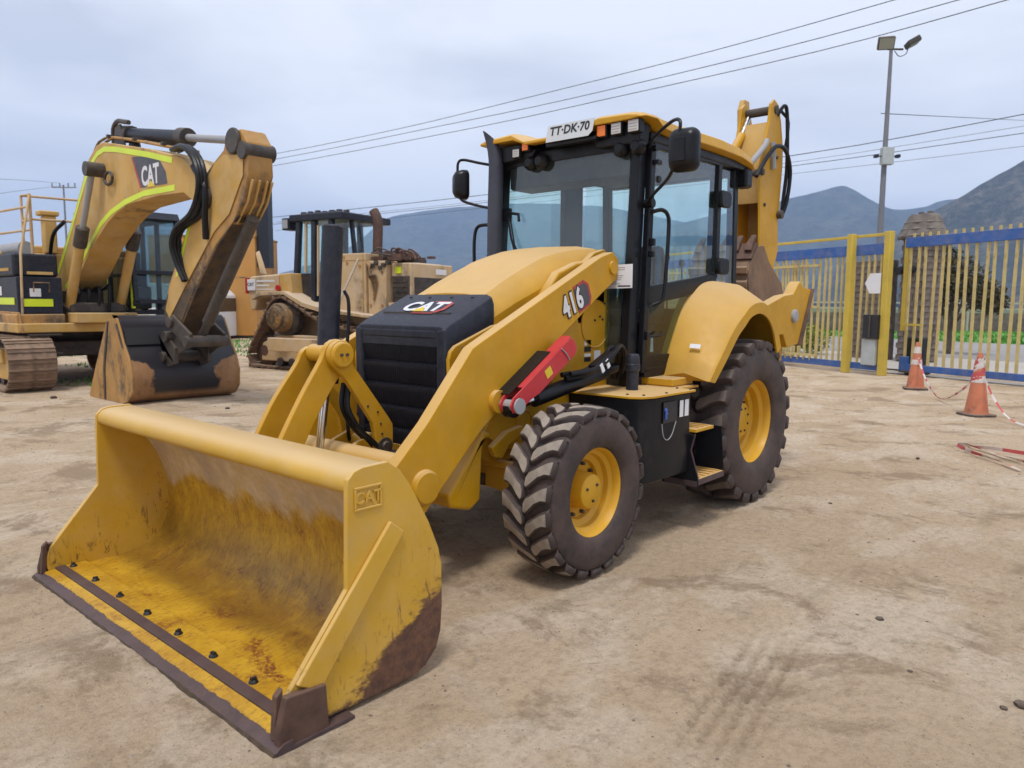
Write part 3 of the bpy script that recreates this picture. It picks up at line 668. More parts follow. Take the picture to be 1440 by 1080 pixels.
# ---------------- loader tower and arms
def loader():
    for s in (-1, 1):
        m = MB(); m.prism([(1.86, 1.02), (1.95, 1.22), (1.82, 1.52), (1.60, 1.78), (1.42, 1.90), (1.30, 1.93), (1.235, 1.86), (1.235, .98)], 'y', s*.445, s*.492)
        m.lathe([(.165, 0), (.165, .012*s), (.160, .014*s), (.156, .0065*s), (0, .0065*s)], 32, c=(1.40, s*.488, 1.42))
        t = m.build('loader_tower', 'yellow', BH, bevel=.006)
        if s > 0:
            m = MB()
            for x, z in ((1.30, 1.56), (1.35, 1.47), (1.32, 1.45), (1.27, 1.84), (1.36, 1.82), (1.27, 1.12), (1.41, 1.445)): m.cyl((x, .49, z), (x, .503, z), .008, 8)
            tag(m.build('tower_bolts', 'darkmetal', t), kind='stuff')
            for (x, z, w, h, mt) in ((1.485, 1.295, .075, .035, 'paper'), (1.485, 1.25, .075, .035, 'ink'), (1.485, 1.21, .075, .02, 'paper'), (1.485, 1.18, .075, .03, 'ink'), (1.37, 1.20, .075, .075, 'white_print')):
                decal('sticker', [(-w/2, -h/2), (w/2, -h/2), (w/2, h/2), (-w/2, h/2)], (x, .4925, z), (-1, 0, 0), (0, 0, 1), mt, t, .002)
    out = [(2.71, 1.31), (2.66, 1.335), (1.50, 1.865), (1.36, 1.905), (1.29, 1.86), (1.30, 1.73), (1.48, 1.625), (1.84, 1.40), (2.30, 1.10), (2.38, 1.03), (2.52, .93), (2.62, .86), (2.72, .775), (3.10, .425), (3.24, .335), (3.38, .345), (3.44, .43), (3.42, .53), (3.30, .70), (3.05, .93)]
    for s in (-1, 1):
        m = MB(); m.prism(out, 'y', s*.52, s*.60); a = m.build('loader_arm', 'yellow', BH, bevel=.007)
        m = MB(); c = (3.07, s*.598, .60)
        P = [(.095, 0), (.092, .022), (.080, .034), (.0, .036)]
        m.lathe([(r, y*s) for r, y in P], 36, c=c); m.build('arm_boss', 'yellow', a, ang=35)
        m = MB(); m.cyl((3.37, s*.50, .43), (3.37, s*.64, .43), .035, 18); m.build('arm_pin', 'seal', a)
        m = MB(); m.cyl((1.36, s*.50, 1.80), (1.36, s*.615, 1.80), .045, 20); m.build('pivot_pin', 'yellow', a)
        if s > 0:
            rt = Vector((-.91, 0, .415)).normalized(); up = Vector((.415, 0, .91)).normalized(); o = Vector((1.79, .602, 1.565))
            k = .74
            decal('badge_hexagon', [(.02, -.085), (.15, -.085), (.185, -.04), (.185, .05), (.14, .095), (.02, .095)], o, rt, up, 'red_print', a, .0015)
            decal('badge_inner', [(.02, -.07), (.14, -.07), (.165, -.04), (.165, .045), (.13, .078), (.02, .078)], o, rt, up, 'grey_print', a, .0022)
            text('lettering', '416', o+Vector((0, .0025, 0))-rt*.02, rt, up, .188, 'ink', a, bold=.016, depth=.0008, sx=.72, spacing=1.12)
            text('lettering', '416', o+Vector((0, .0045, 0))-rt*.02, rt, up, .188, 'white_print', a, bold=.0065, depth=.0008, sx=.72, spacing=1.12)
    m = MB(); m.cyl((3.09, -.519, .665), (3.09, .519, .665), .088, 32); ct = m.build('cross_tube', 'yellow', BH)
    m = MB()
    for y in (-.215, -.01): m.prism([(3.20, .68), (3.06, .76), (2.95, .80), (2.88, .79), (2.84, .72), (2.90, .65), (3.02, .60)], 'y', y, y+.03)
    m.split('link_bracket', 'yellow', ct, bevel=.005)
    # bell crank links (two plates joined by pins)
    A = [(3.19, 1.27), (3.56, .76)]
    lf = catmull([(3.12, 1.205, 0), (3.20, 1.12, 0), (3.31, .962, 0), (3.426, .767, 0), (3.50, .62, 0)], 4)
    rg = catmull([(3.65, .62, 0), (3.575, .795, 0), (3.425, 1.05, 0), (3.30, 1.235, 0), (3.268, 1.30, 0)], 4)
    front = [(a, b) for a, b, _ in lf]+[(a, b) for a, b, _ in rg]+arc(3.19, 1.27, .085, 25, 215, 8)
    back = arc(3.19, 1.27, .082, -45, 140, 8)+[(3.115, 1.212), (2.862, .885), (2.838, .85), (2.836, .80)]+arc(2.90, .725, .064, 165, 350, 8)+[(2.968, .80), (2.985, .874), (3.175, 1.145)]
    front2 = [(a, b-.04*max(0, (b-1.0)/.3)) for a, b in front]; back2 = [(a, min(b, 1.16)) for a, b in back]
    for (y, f) in ((-.01, 1), (-.245, 0)):
        m = MB(); m.prism(front if f else front2, 'y', y, y+.04); m.build('tilt_lever', 'yellow', BH, bevel=.006)
        m = MB(); y2 = y+.043 if f else y-.043; m.prism(back if f else back2, 'y', y2, y2+.038); m.build('tilt_link', 'yellow', BH, bevel=.006)
    m = MB()
    for x, z in ((2.95, .93), (3.02, .97), (2.92, .80), (2.93, .86)): m.cyl((x, .068, z), (x, .076, z), .007, 8)
    tag(m.build('link_bolts', 'darkmetal', BH), kind='stuff')
    m = MB(); m.lathe([(0, .092), (.062, .092), (.070, .086), (.075, .060)], 32, c=(3.19, 0, 1.27)); m.cyl((3.19, -.20, 1.27), (3.19, .065, 1.27), .05, 20)
    p = m.build('lever_pin', 'yellow', BH, ang=35)
    m = MB()
    for d in (-.018, .018): m.cyl((3.19+d, .092, 1.272), (3.19+d, .101, 1.272), .009, 8)
    m.build('pin_bolts', 'darkmetal', p)
    m = MB(); m.lathe([(0, .096), (.026, .096), (.032, .088), (.032, -.29), (0, -.29)], 20, c=(2.90, 0, .725)); m.lathe([(.052, .068), (.052, .080), (.032, .082), (.032, .068)], 24, c=(2.90, 0, .725)); m.build('link_pin', 'darkmetal', BH, ang=35)
    m = MB(); m.cyl((2.90, -.18, .725), (2.90, -.015, .725), .062, 22); m.build('link_boss', 'yellow', BH)
    m = MB(); m.cyl((3.585, -.30, .72), (3.585, .10, .72), .035, 16); m.build('bucket_pin', 'seal', BH)
    # tilt cylinder standing between the plates
    a = Vector((3.10, -.115, 1.985)); b = Vector((3.165, -.115, 1.10)); c = Vector((3.40, -.115, .47))
    m = MB(); m.tube([a, a+(b-a)*.012, a+(b-a)*.035, b-(b-a)*.04, b-(b-a)*.038, b], [.052, .062, .060, .060, .068, .068], 28); m.build('tilt_cylinder', 'black_dusty', BH, ang=40)
    m = MB(); m.cyl(b, Vector((3.245, -.115, .55)), .024, 18); m.build('tilt_rod', 'chrome', BH)
    m = MB()
    for dy in (-.02, .03):
        m.tube(catmull([(3.10, -.02+dy, 1.10), (3.13, .0+dy, .98), (3.08, .02+dy, .86), (2.98, .03+dy, .76), (2.90, .04+dy, .68)], 6), .016, 8)
    m.tube(catmull([(3.0, -.1, 1.15), (3.05, -.08, 1.02), (3.02, -.12, .85), (2.95, -.2, .72)], 5), .012, 8)
    m.split('hydraulic_hose', 'black', BH)
    m = MB(); m.tube(catmull([(3.06, -.075, 1.62), (3.055, -.045, 1.56), (3.06, -.045, 1.40), (3.09, -.05, 1.16)], 5), .010, 8); m.build('cylinder_pipe', 'black', BH)
    # lift cylinders, service lock strut
    for s in (-1, 1):
        p0 = Vector((2.50, s*.68, .965)); p1 = Vector((1.40, s*.66, 1.13)); d = p1-p0
        m = MB(); m.cyl(p0+d*.20, p0+d*.88, .050, 24); m.cyl(p0+d*.86, p1, .038, 16); m.lathe([(.058, -.03), (.058, .03)], 18, c=tuple(p0+d*.02)); cy = m.build('lift_cylinder', 'black', BH, bevel=.004)
        m = MB(); m.cyl(p0+d*.0, p0+d*.21, .027, 16); m.build('cylinder_rod', 'chrome', cy)
        m = MB(); m.cyl((2.50, s*.59, .985), (2.50, s*.755, .985), .034, 20); m.lathe([(.0, .0), (.045, 0), (.045, .012), (0, .012)], 20, c=(2.50, s*.755, .985)); m.build('lift_pin', 'seal', cy)
        m = MB(); m.cyl((2.52, s*.598, 1.00), (2.52, s*.635, 1.00), .066, 24); m.build('lift_boss', 'yellow', BH)
    m = MB(); p0 = Vector((2.505, .70, .985)); p1 = Vector((1.97, .70, 1.315)); d = (p1-p0).normalized(); n = Vector((-d.z, 0, d.x)); n = n if n.z > 0 else -n
    P = lambda u, v: ((p0+d*u+n*v).x, (p0+d*u+n*v).z)
    sh = [P(-.045, -.02), P(-.045, .03), P(.0, .055), P(.60, .055), P(.635, .03), P(.635, -.035), P(.60, -.06), P(.20, -.06), P(.12, -.045), P(0, -.045)]
    m.prism(sh, 'y', .735, .745); m.prism(sh, 'y', .655, .665); m.prism([P(.10, .048), P(.63, .048), P(.63, .056), P(.10, .056)], 'y', .666, .734)
    st = m.build('lock_strut', 'red', BH, bevel=.003)
    m = MB(); m.prism([P(.02, .057), P(.45, .057), P(.45, .062), P(.02, .062)], 'y', .60, .70); m.build('strut_pad', 'black', st)
    m = MB(); m.prism([P(.30, -.03), P(.36, -.03), P(.36, .025), P(.30, .025)], 'y', .7455, .747); m.build('warning_label', 'label_yellow', st)
    m = MB(); m.tube([tuple(p0+d*.50+n*.05+Vector((0, .048, 0))), tuple(p0+d*.52+n*.0+Vector((0, .052, 0))), tuple(p0+d*.53-n*.05+Vector((0, .048, 0)))], .004, 6); m.build('wire_clip', 'seal', st)
    # hoses at the cylinder tail
    m = MB()
    for k, (dy, dz) in enumerate(((0, 0), (.035, .03), (-.03, .02))):
        m.tube(catmull([(2.0, .70+dy, 1.10+dz), (1.80, .74+dy, 1.12+dz), (1.62, .75+dy, 1.20+dz), (1.50, .73+dy, 1.255+dz), (1.36, .68+dy, 1.20), (1.30, .60+dy, 1.05)], 6), .017, 10)
    m.split('lift_hose', 'black', BH)
    m = MB(); m.beam((1.78, .745, 1.15), (1.60, .755, 1.235), .07, .05); m.build('hose_guard', 'black', BH, bevel=.01)
    m = MB()
    for x, z in ((1.76, 1.16), (1.70, 1.185)): m.beam((x, .795, z+.02), (x-.03, .795, z-.03), .006, .03)
    m.build('hose_label', 'paper', BH)
loader()

# ---------------- loader bucket
def bucket():
    HW = 1.19
    outer = [(3.998, .862), (3.995, .895), (3.97, .922), (3.93, .932), (3.81, .935)]+[(a, b) for a, b, _ in catmull([(3.71, .84, 0), (3.61, .65, 0), (3.548, .47, 0), (3.54, .28, 0), (3.58, .12, 0), (3.68, .035, 0), (3.85, .014, 0)], 5)]+[(4.28, .014)]
    inner = [(4.28, .036), (4.0, .037)]+[(a, b) for a, b, _ in catmull([(3.90, .040, 0), (3.78, .062, 0), (3.67, .14, 0), (3.61, .28, 0), (3.61, .44, 0), (3.67, .63, 0), (3.77, .78, 0), (3.86, .835, 0)], 5)]+[(3.985, .842)]
    m = MB(); m.k = 1; m.prism(outer+inner, 'y', -HW, HW, smooth=True)
    # inside faces take the scoured paint
    no = len(outer); n = no+len(inner)
    b = MB(); b.v = m.v; b.f = m.f; b.sm = m.sm; b.m = []
    for i, f in enumerate(m.f):
        b.m.append(0)
    for i in range(n):
        if no-1 <= i < n-1: b.m[2+i] = 1
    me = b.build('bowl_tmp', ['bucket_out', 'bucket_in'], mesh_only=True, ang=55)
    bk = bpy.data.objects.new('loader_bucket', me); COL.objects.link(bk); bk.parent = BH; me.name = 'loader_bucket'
    side = [(4.004, .872), (4.0, .90), (3.972, .929), (3.93, .94), (3.81, .943), (3.75, .90)]+[(3.70, .835), (3.60, .66), (3.545, .535), (3.528, .46), (3.526, .28), (3.535, .17), (3.56, .10), (3.62, .045), (3.69, .022)]+[(4.29, .02), (4.31, .10), (4.28, .165), (4.012, .485)]
    for s in (-1, 1):
        m = MB(); m.prism(side, 'y', s*1.1905, s*1.215); sp = m.build('side_plate', 'bucket_out', bk, bevel=.004)
        m = MB(); m.prism([(3.815, .71), (3.745, .655), (4.15, .15), (4.245, .205)], 'y', s*1.2155, s*1.236); m.build('side_rib', 'bucket_out', sp, bevel=.006)
        m = MB(); m.prism([(4.012, .20), (4.14, .205), (4.315, .178), (4.328, .02), (4.14, .008)], 'y', s*1.2165, s*1.256) if False else m.prism([(4.135, .178), (4.30, .190), (4.335, .06), (4.335, .004), (4.125, .004)], 'y', s*1.2165, s*1.252)
        m.build('corner_guard', 'rust', sp, bevel=.008)
        m = MB(); m.prism([(4.290, .21), (4.318, .185), (4.332, .03), (4.305, .03)], 'y', s*1.188, s*1.2164); m.build('corner_edge', 'rust', sp, bevel=.004)
        if s > 0:
            o = Vector((3.91, 1.216, .822)); rt = Vector((-1, 0, 0)); up = Vector((0, 0, 1)); m = MB()
            for (x0, x1, z0, z1) in ((3.975, 3.845, .868, .858), (3.975, 3.845, .786, .776), (3.975, 3.965, .858, .786), (3.855, 3.845, .858, .786)): m.bx(x0, x1, 1.2155, 1.223, z0, z1)
            m.build('cast_badge', 'bucket_out', sp, bevel=.003)
            text('lettering', 'CAT', o+Vector((0, .001, 0)), rt, up, .062, 'bucket_out', sp, bold=.0015, depth=.006, spacing=1.05)
    # cutting edge
    m = MB(); m.bx(4.10, 4.262, -1.186, 1.186, .0375, .0525); m.build('wear_plate', 'yellow_scr', bk, bevel=.004)
    m = MB(); m.bx(4.212, 4.2635, -1.184, 1.184, .0445, .0560); m.build('edge_strip', 'edge', bk, bevel=.002)
    rs = random.Random(4); m = MB(); N = 90; pa = []; pb = []
    for i in range(N+1):
        y = -1.262+2.524*i/N; w = .002*rs.random(); pa.append([(4.02, y, .0015), (4.02, y, .0125), (4.281, y, .0125), (4.281, y, .034), (4.318, y, .033), (4.352+w, y, .012+.002*rs.random()), (4.350+w, y, .0015)])
    m.loft(pa); m.build('cutting_edge', 'edge', bk)
    m = MB(); pa = []
    for i in range(N*2+1):
        y = -1.186+2.372*i/(N*2); w = .012*float(vnoise(np.array([y*14.0]), np.array([7.5]), 6)[0])+.006*rs.random(); pa.append([(4.2650, y, .030), (4.2650, y, .0475), (4.302+w, y, .0385), (4.306+w, y, .030)])
    m.loft(pa); m.build('edge_paint_strip', 'yellow_scr', bk)
    m = MB(); pa = []
    for i in range(N+1):
        y = -1.255+2.51*i/N; w = .007*max(0, float(vnoise(np.array([y*7.0]), np.array([.5]), 4)[0])-.45)+.003*rs.random(); pa.append([(4.345, y, -.004), (4.338+w*.4, y, .013+w*.5), (4.353+w*.7, y, .012+w*.5), (4.360+w, y, -.004)])
    m.loft(pa, smooth=True); m.build('edge_mud', 'mud', bk)
    me = MB()
    me.lathe([(.0, .014), (.012, .014), (.018, .008), (.021, 0)], 8, 'z'); me.box((.0, 0, .014), (.014, .024, .016)); bm_ = me.build('edge_bolt', 'ink', mesh_only=True)
    for k in range(8): sub('edge_bolt', bk, bm_, loc=(4.186, -1.13+k*.326, .0515), rot=(0, 0, k*1.3))
    m = MB()
    for s in (-1, 1):
        for y in (.42, .64): m.prism([(3.56, .62), (3.35, .52), (3.30, .42), (3.36, .33), (3.56, .25)], 'y', s*y, s*(y+.025))
    for y in (-.32, .10): m.prism([(3.74, .86), (3.55, .80), (3.50, .70), (3.58, .60)], 'y', y, y+.025)
    m.split('hinge_plate', 'yellow', bk, bevel=.004)
    m = MB(); m.bx(4.094, 4.099, -1.186, 1.186, .036, .0405); m.build('weld_seam', 'rust', bk)
M['yellow_scr'] = M['bucket_in']
bucket()

# ---------------- cab
def cab():
    YL, YR = .69, -.62
    def pl(poly, w, d, name, mat='black', par=BH, up=(0, 1, 0)):
        m = MB()
        for a, b in zip(poly[:-1], poly[1:]): m.beam(a, b, w, d, up)
        return m.build(name, mat, par, bevel=.006)
    # floor and lower body
    m = MB(); m.bx(-.42, 1.26, YR+.02, YL-.02, .955, 1.055); m.bx(.92, 1.22, YR+.03, .30, 1.056, 1.42); m.build('cab_floor', 'dark', BH, bevel=.01)
    # main frame: front pillars, rear pillars, roof rails
    for Y in (YL-.035, YR+.035):
        s = 1 if Y > 0 else -1
        m = MB(); m.loft([[(1.30, Y-.035, 1.0), (1.30, Y+.035, 1.0), (1.19, Y+.035, 1.0), (1.19, Y-.035, 1.0)], [(1.265, Y-.035, 1.6), (1.265, Y+.035, 1.6), (1.16, Y+.035, 1.6), (1.16, Y-.035, 1.6)], [(1.19, Y-.035, 2.70), (1.19, Y+.035, 2.70), (1.09, Y+.035, 2.70), (1.09, Y-.035, 2.70)]]); m.build('front_pillar', 'black', BH, bevel=.010)
        m = MB(); m.beam((.035, Y, 1.70), (.0, Y, 2.72), .07, .07, (0, 1, 0)) if s > 0 else m.bx(.12, .38, Y-.03, Y+.03, 1.05, 2.70); m.build('middle_pillar', 'black', BH, bevel=.01)
        m = MB(); m.beam((-.36, Y, 1.0), (-.30, Y, 2.72), .075, .07, (0, 1, 0)); m.build('rear_pillar', 'black', BH, bevel=.01)
        m = MB(); m.bx(-.34, 1.14, Y-.036, Y+.036, 2.66, 2.735); m.build('roof_rail', 'black', BH, bevel=.008)
        m = MB(); m.prism([(.03, 1.72), (-.36, 1.72), (-.36, 1.0), (.84, 1.0), (.80, 1.09), (.58, 1.35), (.34, 1.64), (.10, 1.72)], 'y', Y-.03, Y+.03); m.build('lower_side_panel', 'black', BH, bevel=.01)
    m = MB(); m.bx(-.345, -.275, YR+.071, YL-.071, 2.64, 2.72); m.bx(-.39, -.33, YR+.071, YL-.071, 1.0, 1.52); m.bx(1.12, 1.20, YR+.071, YL-.071, 2.60, 2.69)
    m.bx(-.34, -.30, -.33, -.27, 1.52, 2.64)
    m.split('cross_member', 'black', BH, bevel=.008)
    m = MB(); m.bx(-.30, 1.12, YR+.072, YL-.072, 2.62, 2.665); m.bx(.86, 1.13, YR+.08, YL-.08, 2.44, 2.625); m.build('headliner', 'dark', BH, bevel=.02)
    # glass
    m = MB(); m.loft([[(1.296, YR+.075, 1.06), (1.296, YL-.075, 1.06), (1.290, YL-.075, 1.06), (1.290, YR+.075, 1.06)], [(1.262, YR+.075, 1.62), (1.262, YL-.075, 1.62), (1.256, YL-.075, 1.62), (1.256, YR+.075, 1.62)], [(1.188, YR+.075, 2.62), (1.188, YL-.075, 2.62), (1.182, YL-.075, 2.62), (1.182, YR+.075, 2.62)]]); m.build('windshield', 'glass', BH)
    m = MB(); m.bx(1.262, 1.285, .36, YL-.078, 1.06, 1.66); m.build('lower_front_panel', 'dark_glass', BH)
    for Y in (YL-.012, YR+.012):
        m = MB(); m.prism([(.035, 1.735), (-.33, 1.735), (-.30, 2.655), (.0, 2.655)], 'y', Y-.003, Y+.003); m.build('quarter_window', 'glass', BH)
    m = MB(); m.loft([[(-.352, YR+.07, 1.53), (-.352, YL-.07, 1.53), (-.346, YL-.07, 1.53), (-.346, YR+.07, 1.53)], [(-.322, YR+.07, 2.64), (-.322, YL-.07, 2.64), (-.316, YL-.07, 2.64), (-.316, YR+.07, 2.64)]]); m.build('rear_window', 'glass', BH)
    # doors
    for s, Y in ((1, YL+.018), (-1, YR-.018)):
        d = 0
        path = [(1.135, 1.08), (1.075, 2.645), (.07, 2.665), (.075, 1.80), (.32, 1.62), (.56, 1.33), (.745, 1.09)]
        m = MB(); pts = path+[path[0]]
        for (a, b) in zip(pts[:-1], pts[1:]): m.beam((a[0], Y, a[1]), (b[0], Y, b[1]), .062, .045, (0, 1, 0))
        m.prism([(1.11, 1.68), (.11, 1.80), (.11, 1.745), (.40, 1.65), (.60, 1.61), (1.11, 1.55)], 'y', Y-.0205, Y+.0205)
        m.prism([(1.12, 1.095), (1.12, 1.20), (.69, 1.20), (.75, 1.10)], 'y', Y-.019, Y+.019)
        dr = m.build('cab_door', 'black', BH, bevel=.008)
        m = MB(); m.prism([(1.10, 1.67), (1.07, 2.62), (.09, 2.635), (.10, 1.79)], 'y', Y-.004, Y+.002); m.build('door_glass', 'glass', dr)
        m = MB(); m.prism([(1.11, 1.20), (1.11, 1.56), (.60, 1.615), (.40, 1.63), (.55, 1.40), (.72, 1.195)], 'y', Y-.004, Y+.002); m.build('lower_door_glass', 'dark_glass', dr)
        if s > 0:
            m = MB(); m.tube(catmull([(1.09, Y+.02, 2.185), (1.04, Y+.07, 2.20), (.985, Y+.085, 2.17), (.965, Y+.085, 2.08), (.985, Y+.085, 1.80), (1.02, Y+.085, 1.60), (1.07, Y+.03, 1.55)], 5), .014, 10); m.build('grab_handle', 'black', dr)
            for z in (2.38, 1.86):
                m = MB(); m.prism(rrect(-.055, .12, z-.065, z+.065, .04), 'y', Y+.02, Y+.065); m.build('door_hinge', 'black', dr, bevel=.012)
            m = MB(); m.box((1.10, Y+.04, 1.98), (.03, .035, .05)); m.box((1.105, Y+.04, 1.90), (.03, .035, .04)); m.box((1.06, Y+.04, 2.52), (.06, .04, .03)); m.box((1.14, Y+.035, 1.34), (.03, .03, .06)); m.build('door_catch', 'black', dr, bevel=.006)
            m = MB(); m.tube([(1.12, Y+.03, 1.33), (.98, Y+.05, 1.335), (.93, Y+.03, 1.36)], .008, 8); m.build('door_latch', 'black', dr)
            m = MB(); m.lathe([(0, .012), (.022, .012), (.026, 0)], 16, c=(.98, Y+.002, 2.42)); m.build('glass_knob', 'ink', dr)
            decal('sticker', [(-.022, -.05), (.022, -.05), (.014, .05), (-.014, .05)], (1.0, Y-.006, 1.27), (-1, 0, 0), (0, 0, 1), 'paper', dr, .002)
    # roof
    def rr(x, zo, hw, dip, zb=2.70):
        return [(x, -hw, max(2.715, zb+.004)+zo*.6), (x, -hw+.015, max(2.775, zb+.028)+zo), (x, -hw+.10, 2.815+zo), (x, -.36, 2.825+zo), (x, -.24, 2.815+zo-dip), (x, .02, 2.812+zo-dip), (x, .28, 2.815+zo-dip), (x, .42, 2.83+zo), (x, hw-.02, 2.82+zo), (x, hw+.06, max(2.785, zb+.030)+zo), (x, hw+.085, max(2.715, zb+.008)+zo*.6), (x, hw-.0, zb+zo*.6), (x, .40, zb+zo*.6), (x, .28, zb+zo*.6-dip*.9), (x, -.22, zb+zo*.6-dip*.9), (x, -.34, zb+zo*.6), (x, -hw+.05, zb+zo*.6)]
    hw = .72
    m = MB(); m.loft([rr(1.325, -.020, hw-.04, .05, 2.778), rr(1.285, .0, hw-.01, .055, 2.772), rr(1.16, .010, hw, .05, 2.765), rr(1.08, .012, hw, .05, 2.72), rr(.86, .006, hw, .02), rr(.80, .0, hw-.02, .0), rr(.70, .012, hw, 0), rr(.2, .022, hw, 0), rr(-.15, .01, hw, 0), rr(-.38, -.03, hw-.01, 0), rr(-.46, -.075, hw-.03, 0)], smooth=True)
    m.build('roof', 'yellow', BH, bevel=.008, ang=38)
    m = MB(); m.prism([(-.66, 2.72), (-.64, 2.62), (-.20, 2.64), (-.16, 2.705), (.34, 2.705), (.38, 2.63), (.72, 2.62), (.74, 2.755), (.40, 2.755), (.28, 2.71), (-.20, 2.70), (-.34, 2.75), (-.64, 2.75)], 'x', 1.14, 1.262); m.bx(-.40, 1.13, -.66, -.62, 2.64, 2.715); m.bx(-.40, 1.13, .70, .74, 2.65, 2.715); m.bx(-.44, -.36, -.60, .66, 2.62, 2.70)
    rv = m.build('roof_visor', 'black', BH, bevel=.012)
    m = MB(); m.prism(rrect(-.47, -.36, .60, .70, .02), 'y', .60, .78) if False else m.box((-.40, .70, 2.60), (.13, .12, .16)); m.build('rear_lamp_pod', 'black', BH, bevel=.025)
    # lamps
    def lamp(y, z, w, h, kind, x=1.30, name='work_light'):
        m = MB(); m.bx(x-.06, x, y-w/2-.008, y+w/2+.008, z-h/2-.008, z+h/2+.008); b = m.build(name, 'black', BH, bevel=.008)
        m = MB(); m.bx(x, x+.008, y-w/2, y+w/2, z-h/2, z+h/2); m.build('lens', kind, b, bevel=.006)
        if kind == 'clear_lens':
            m = MB()
            for q in range(4): m.bx(x+.0075, x+.0105, y-w/2+.006, y+w/2-.006, z-h/2+.012+q*h*.24, z-h/2+.016+q*h*.24)
            m.build('lens_ribs', 'seal', b)
    lamp(.445, 2.728, .068, .072, 'orange_lens', name='indicator_lamp'); lamp(.565, 2.728, .075, .072, 'clear_lens'); lamp(.70, 2.728, .078, .075, 'clear_lens')
    lamp(-.235, 2.715, .055, .06, 'orange_lens', name='indicator_lamp'); lamp(-.325, 2.675, .060, .055, 'clear_lens')
    for y in (.50, .63, -.20, -.30):
        m = MB(); m.lathe([(0, .0), (.05, .0), (.058, .012), (.055, .045), (.03, .07), (0, .07)], 20, 'x', c=(1.20, y+.06, 2.605)); m.build('round_lamp', 'black', BH, ang=40)
    # number plate
    o = Vector((1.335, .20, 2.758)); nrm = Vector((.97, 0, .22)).normalized(); up = Vector((-.22, 0, .97)).normalized(); rt = Vector((0, 1, 0))
    pts = [(-.20, -.06), (.17, -.06), (.20, -.03), (.205, .062), (-.20, .062)]
    pn = decal('number_plate', pts, o, rt, up, 'plate', BH, .004)
    text('lettering', 'TT·DK·70', o+rt.cross(up)*.006+up*.012, rt, up, .088, 'ink', pn, bold=.002, depth=.0006, sx=.95)
    m = MB(); m.bx(1.262, 1.325, -.02, .42, 2.675, 2.70); m.build('plate_bracket', 'black', BH, bevel=.005)
    # paper sheet on the front glass
    o = Vector((1.30, .585, 1.745)); sh = decal('paper_sheet', [(-.145, -.085), (.135, -.08), (.135, .08), (-.14, .075)], o, (0, 1, 0), (0, 0, 1), 'paper', BH, .0015)
    m = MB(); rs = random.Random(2)
    for k in range(9): z = .055-k*.0135; m.bx(1.3018, 1.3022, .585-.10, .585-.10+.08+.10*rs.random(), 1.745+z, 1.745+z+.003)
    m.bx(1.3018, 1.3022, .585+.02, .585+.12, 1.745-.072, 1.745-.062)
    m.build('printed_lines', 'grey_print', sh)
    # mirrors
    def mirror(c, w, h, d, yaw, arms, name='side_mirror'):
        c = Vector(c); Rz = Matrix.Rotation(yaw, 3, 'Z'); m = MB(); rings = []
        for x, k in ((-.035, .94), (-.030, 1.0), (.0, 1.0), (.04, .86), (.055, .62)):
            rings.append([c+Rz @ Vector((x*d/.08, a*k, b*k)) for a, b in rrect(-w/2, w/2, -h/2, h/2, .05, 5)])
        m.loft(rings, smooth=True); mm = m.build(name, 'black', BH, ang=50)
        m = MB(); m.loft([[c+Rz @ Vector((-.0355*d/.08, a*.9, b*.9)) for a, b in rrect(-w/2, w/2, -h/2, h/2, .045, 5)], [c+Rz @ Vector((-.038*d/.08, a*.9, b*.9)) for a, b in rrect(-w/2, w/2, -h/2, h/2, .045, 5)]]); m.build('mirror_glass', 'mirror', mm)
        m = MB()
        for a in arms: m.tube(catmull(a, 5), .011, 8)
        m.split('mirror_arm', 'black', mm)
        return mm
    mm = mirror((1.52, 1.195, 2.475), .185, .255, .08, R(8), [[(1.13, .72, 2.24), (1.28, .85, 2.27), (1.46, 1.06, 2.33), (1.56, 1.165, 2.40)], [(1.14, .72, 2.60), (1.30, .86, 2.63), (1.47, 1.08, 2.665), (1.55, 1.18, 2.64), (1.56, 1.185, 2.56)]])
    m = MB(); m.prism([(-.045, -.10), (.045, -.10), (.04, .04), (-.04, .04)], 'x', .0, .012); o = m.build('mirror_clamp', 'black', mm, bevel=.006); o.location = (1.572, 1.19, 2.50)
    m = MB(); m.cyl((1.12, .68, 2.24), (1.12, .76, 2.24), .03, 12); m.cyl((1.09, .68, 2.61), (1.09, .76, 2.61), .022, 12); m.cyl((1.2, -.60, 2.28), (1.2, -.66, 2.28), .03, 12); m.split('mirror_mount', 'black', BH)
    mirror((1.30, -.90, 2.50), .125, .235, .10, R(-28), [[(1.20, -.60, 2.625), (1.26, -.75, 2.66), (1.31, -.87, 2.69), (1.33, -.91, 2.67), (1.335, -.915, 2.60)], [(1.20, -.60, 2.29), (1.27, -.76, 2.33), (1.32, -.87, 2.37), (1.33, -.90, 2.42)]])
    m = MB(); m.tube(catmull([(1.22, -.58, 2.165), (1.28, -.66, 2.17), (1.30, -.73, 2.15), (1.305, -.755, 2.05), (1.30, -.76, 1.86)], 5), .014, 8); m.build('grab_handle', 'black', BH)
    # exhaust stack beside the right pillar
    m = MB(); rings = []
    for (x, y, z, k, r) in ((1.287, -.555, 1.86, 0, .058), (1.28, -.555, 2.3, 0, .058), (1.27, -.555, 2.62, 0, .057), (1.272, -.560, 2.70, .05, .058), (1.282, -.574, 2.77, .35, .058), (1.298, -.592, 2.83, .8, .058)):
        rings.append([(x+r*math.cos(t*PI/12), y+r*math.sin(t*PI/12), z+k*r*(.66*math.cos(t*PI/12)-.75*math.sin(t*PI/12))) for t in range(24)])
    m.loft(rings, smooth=True)
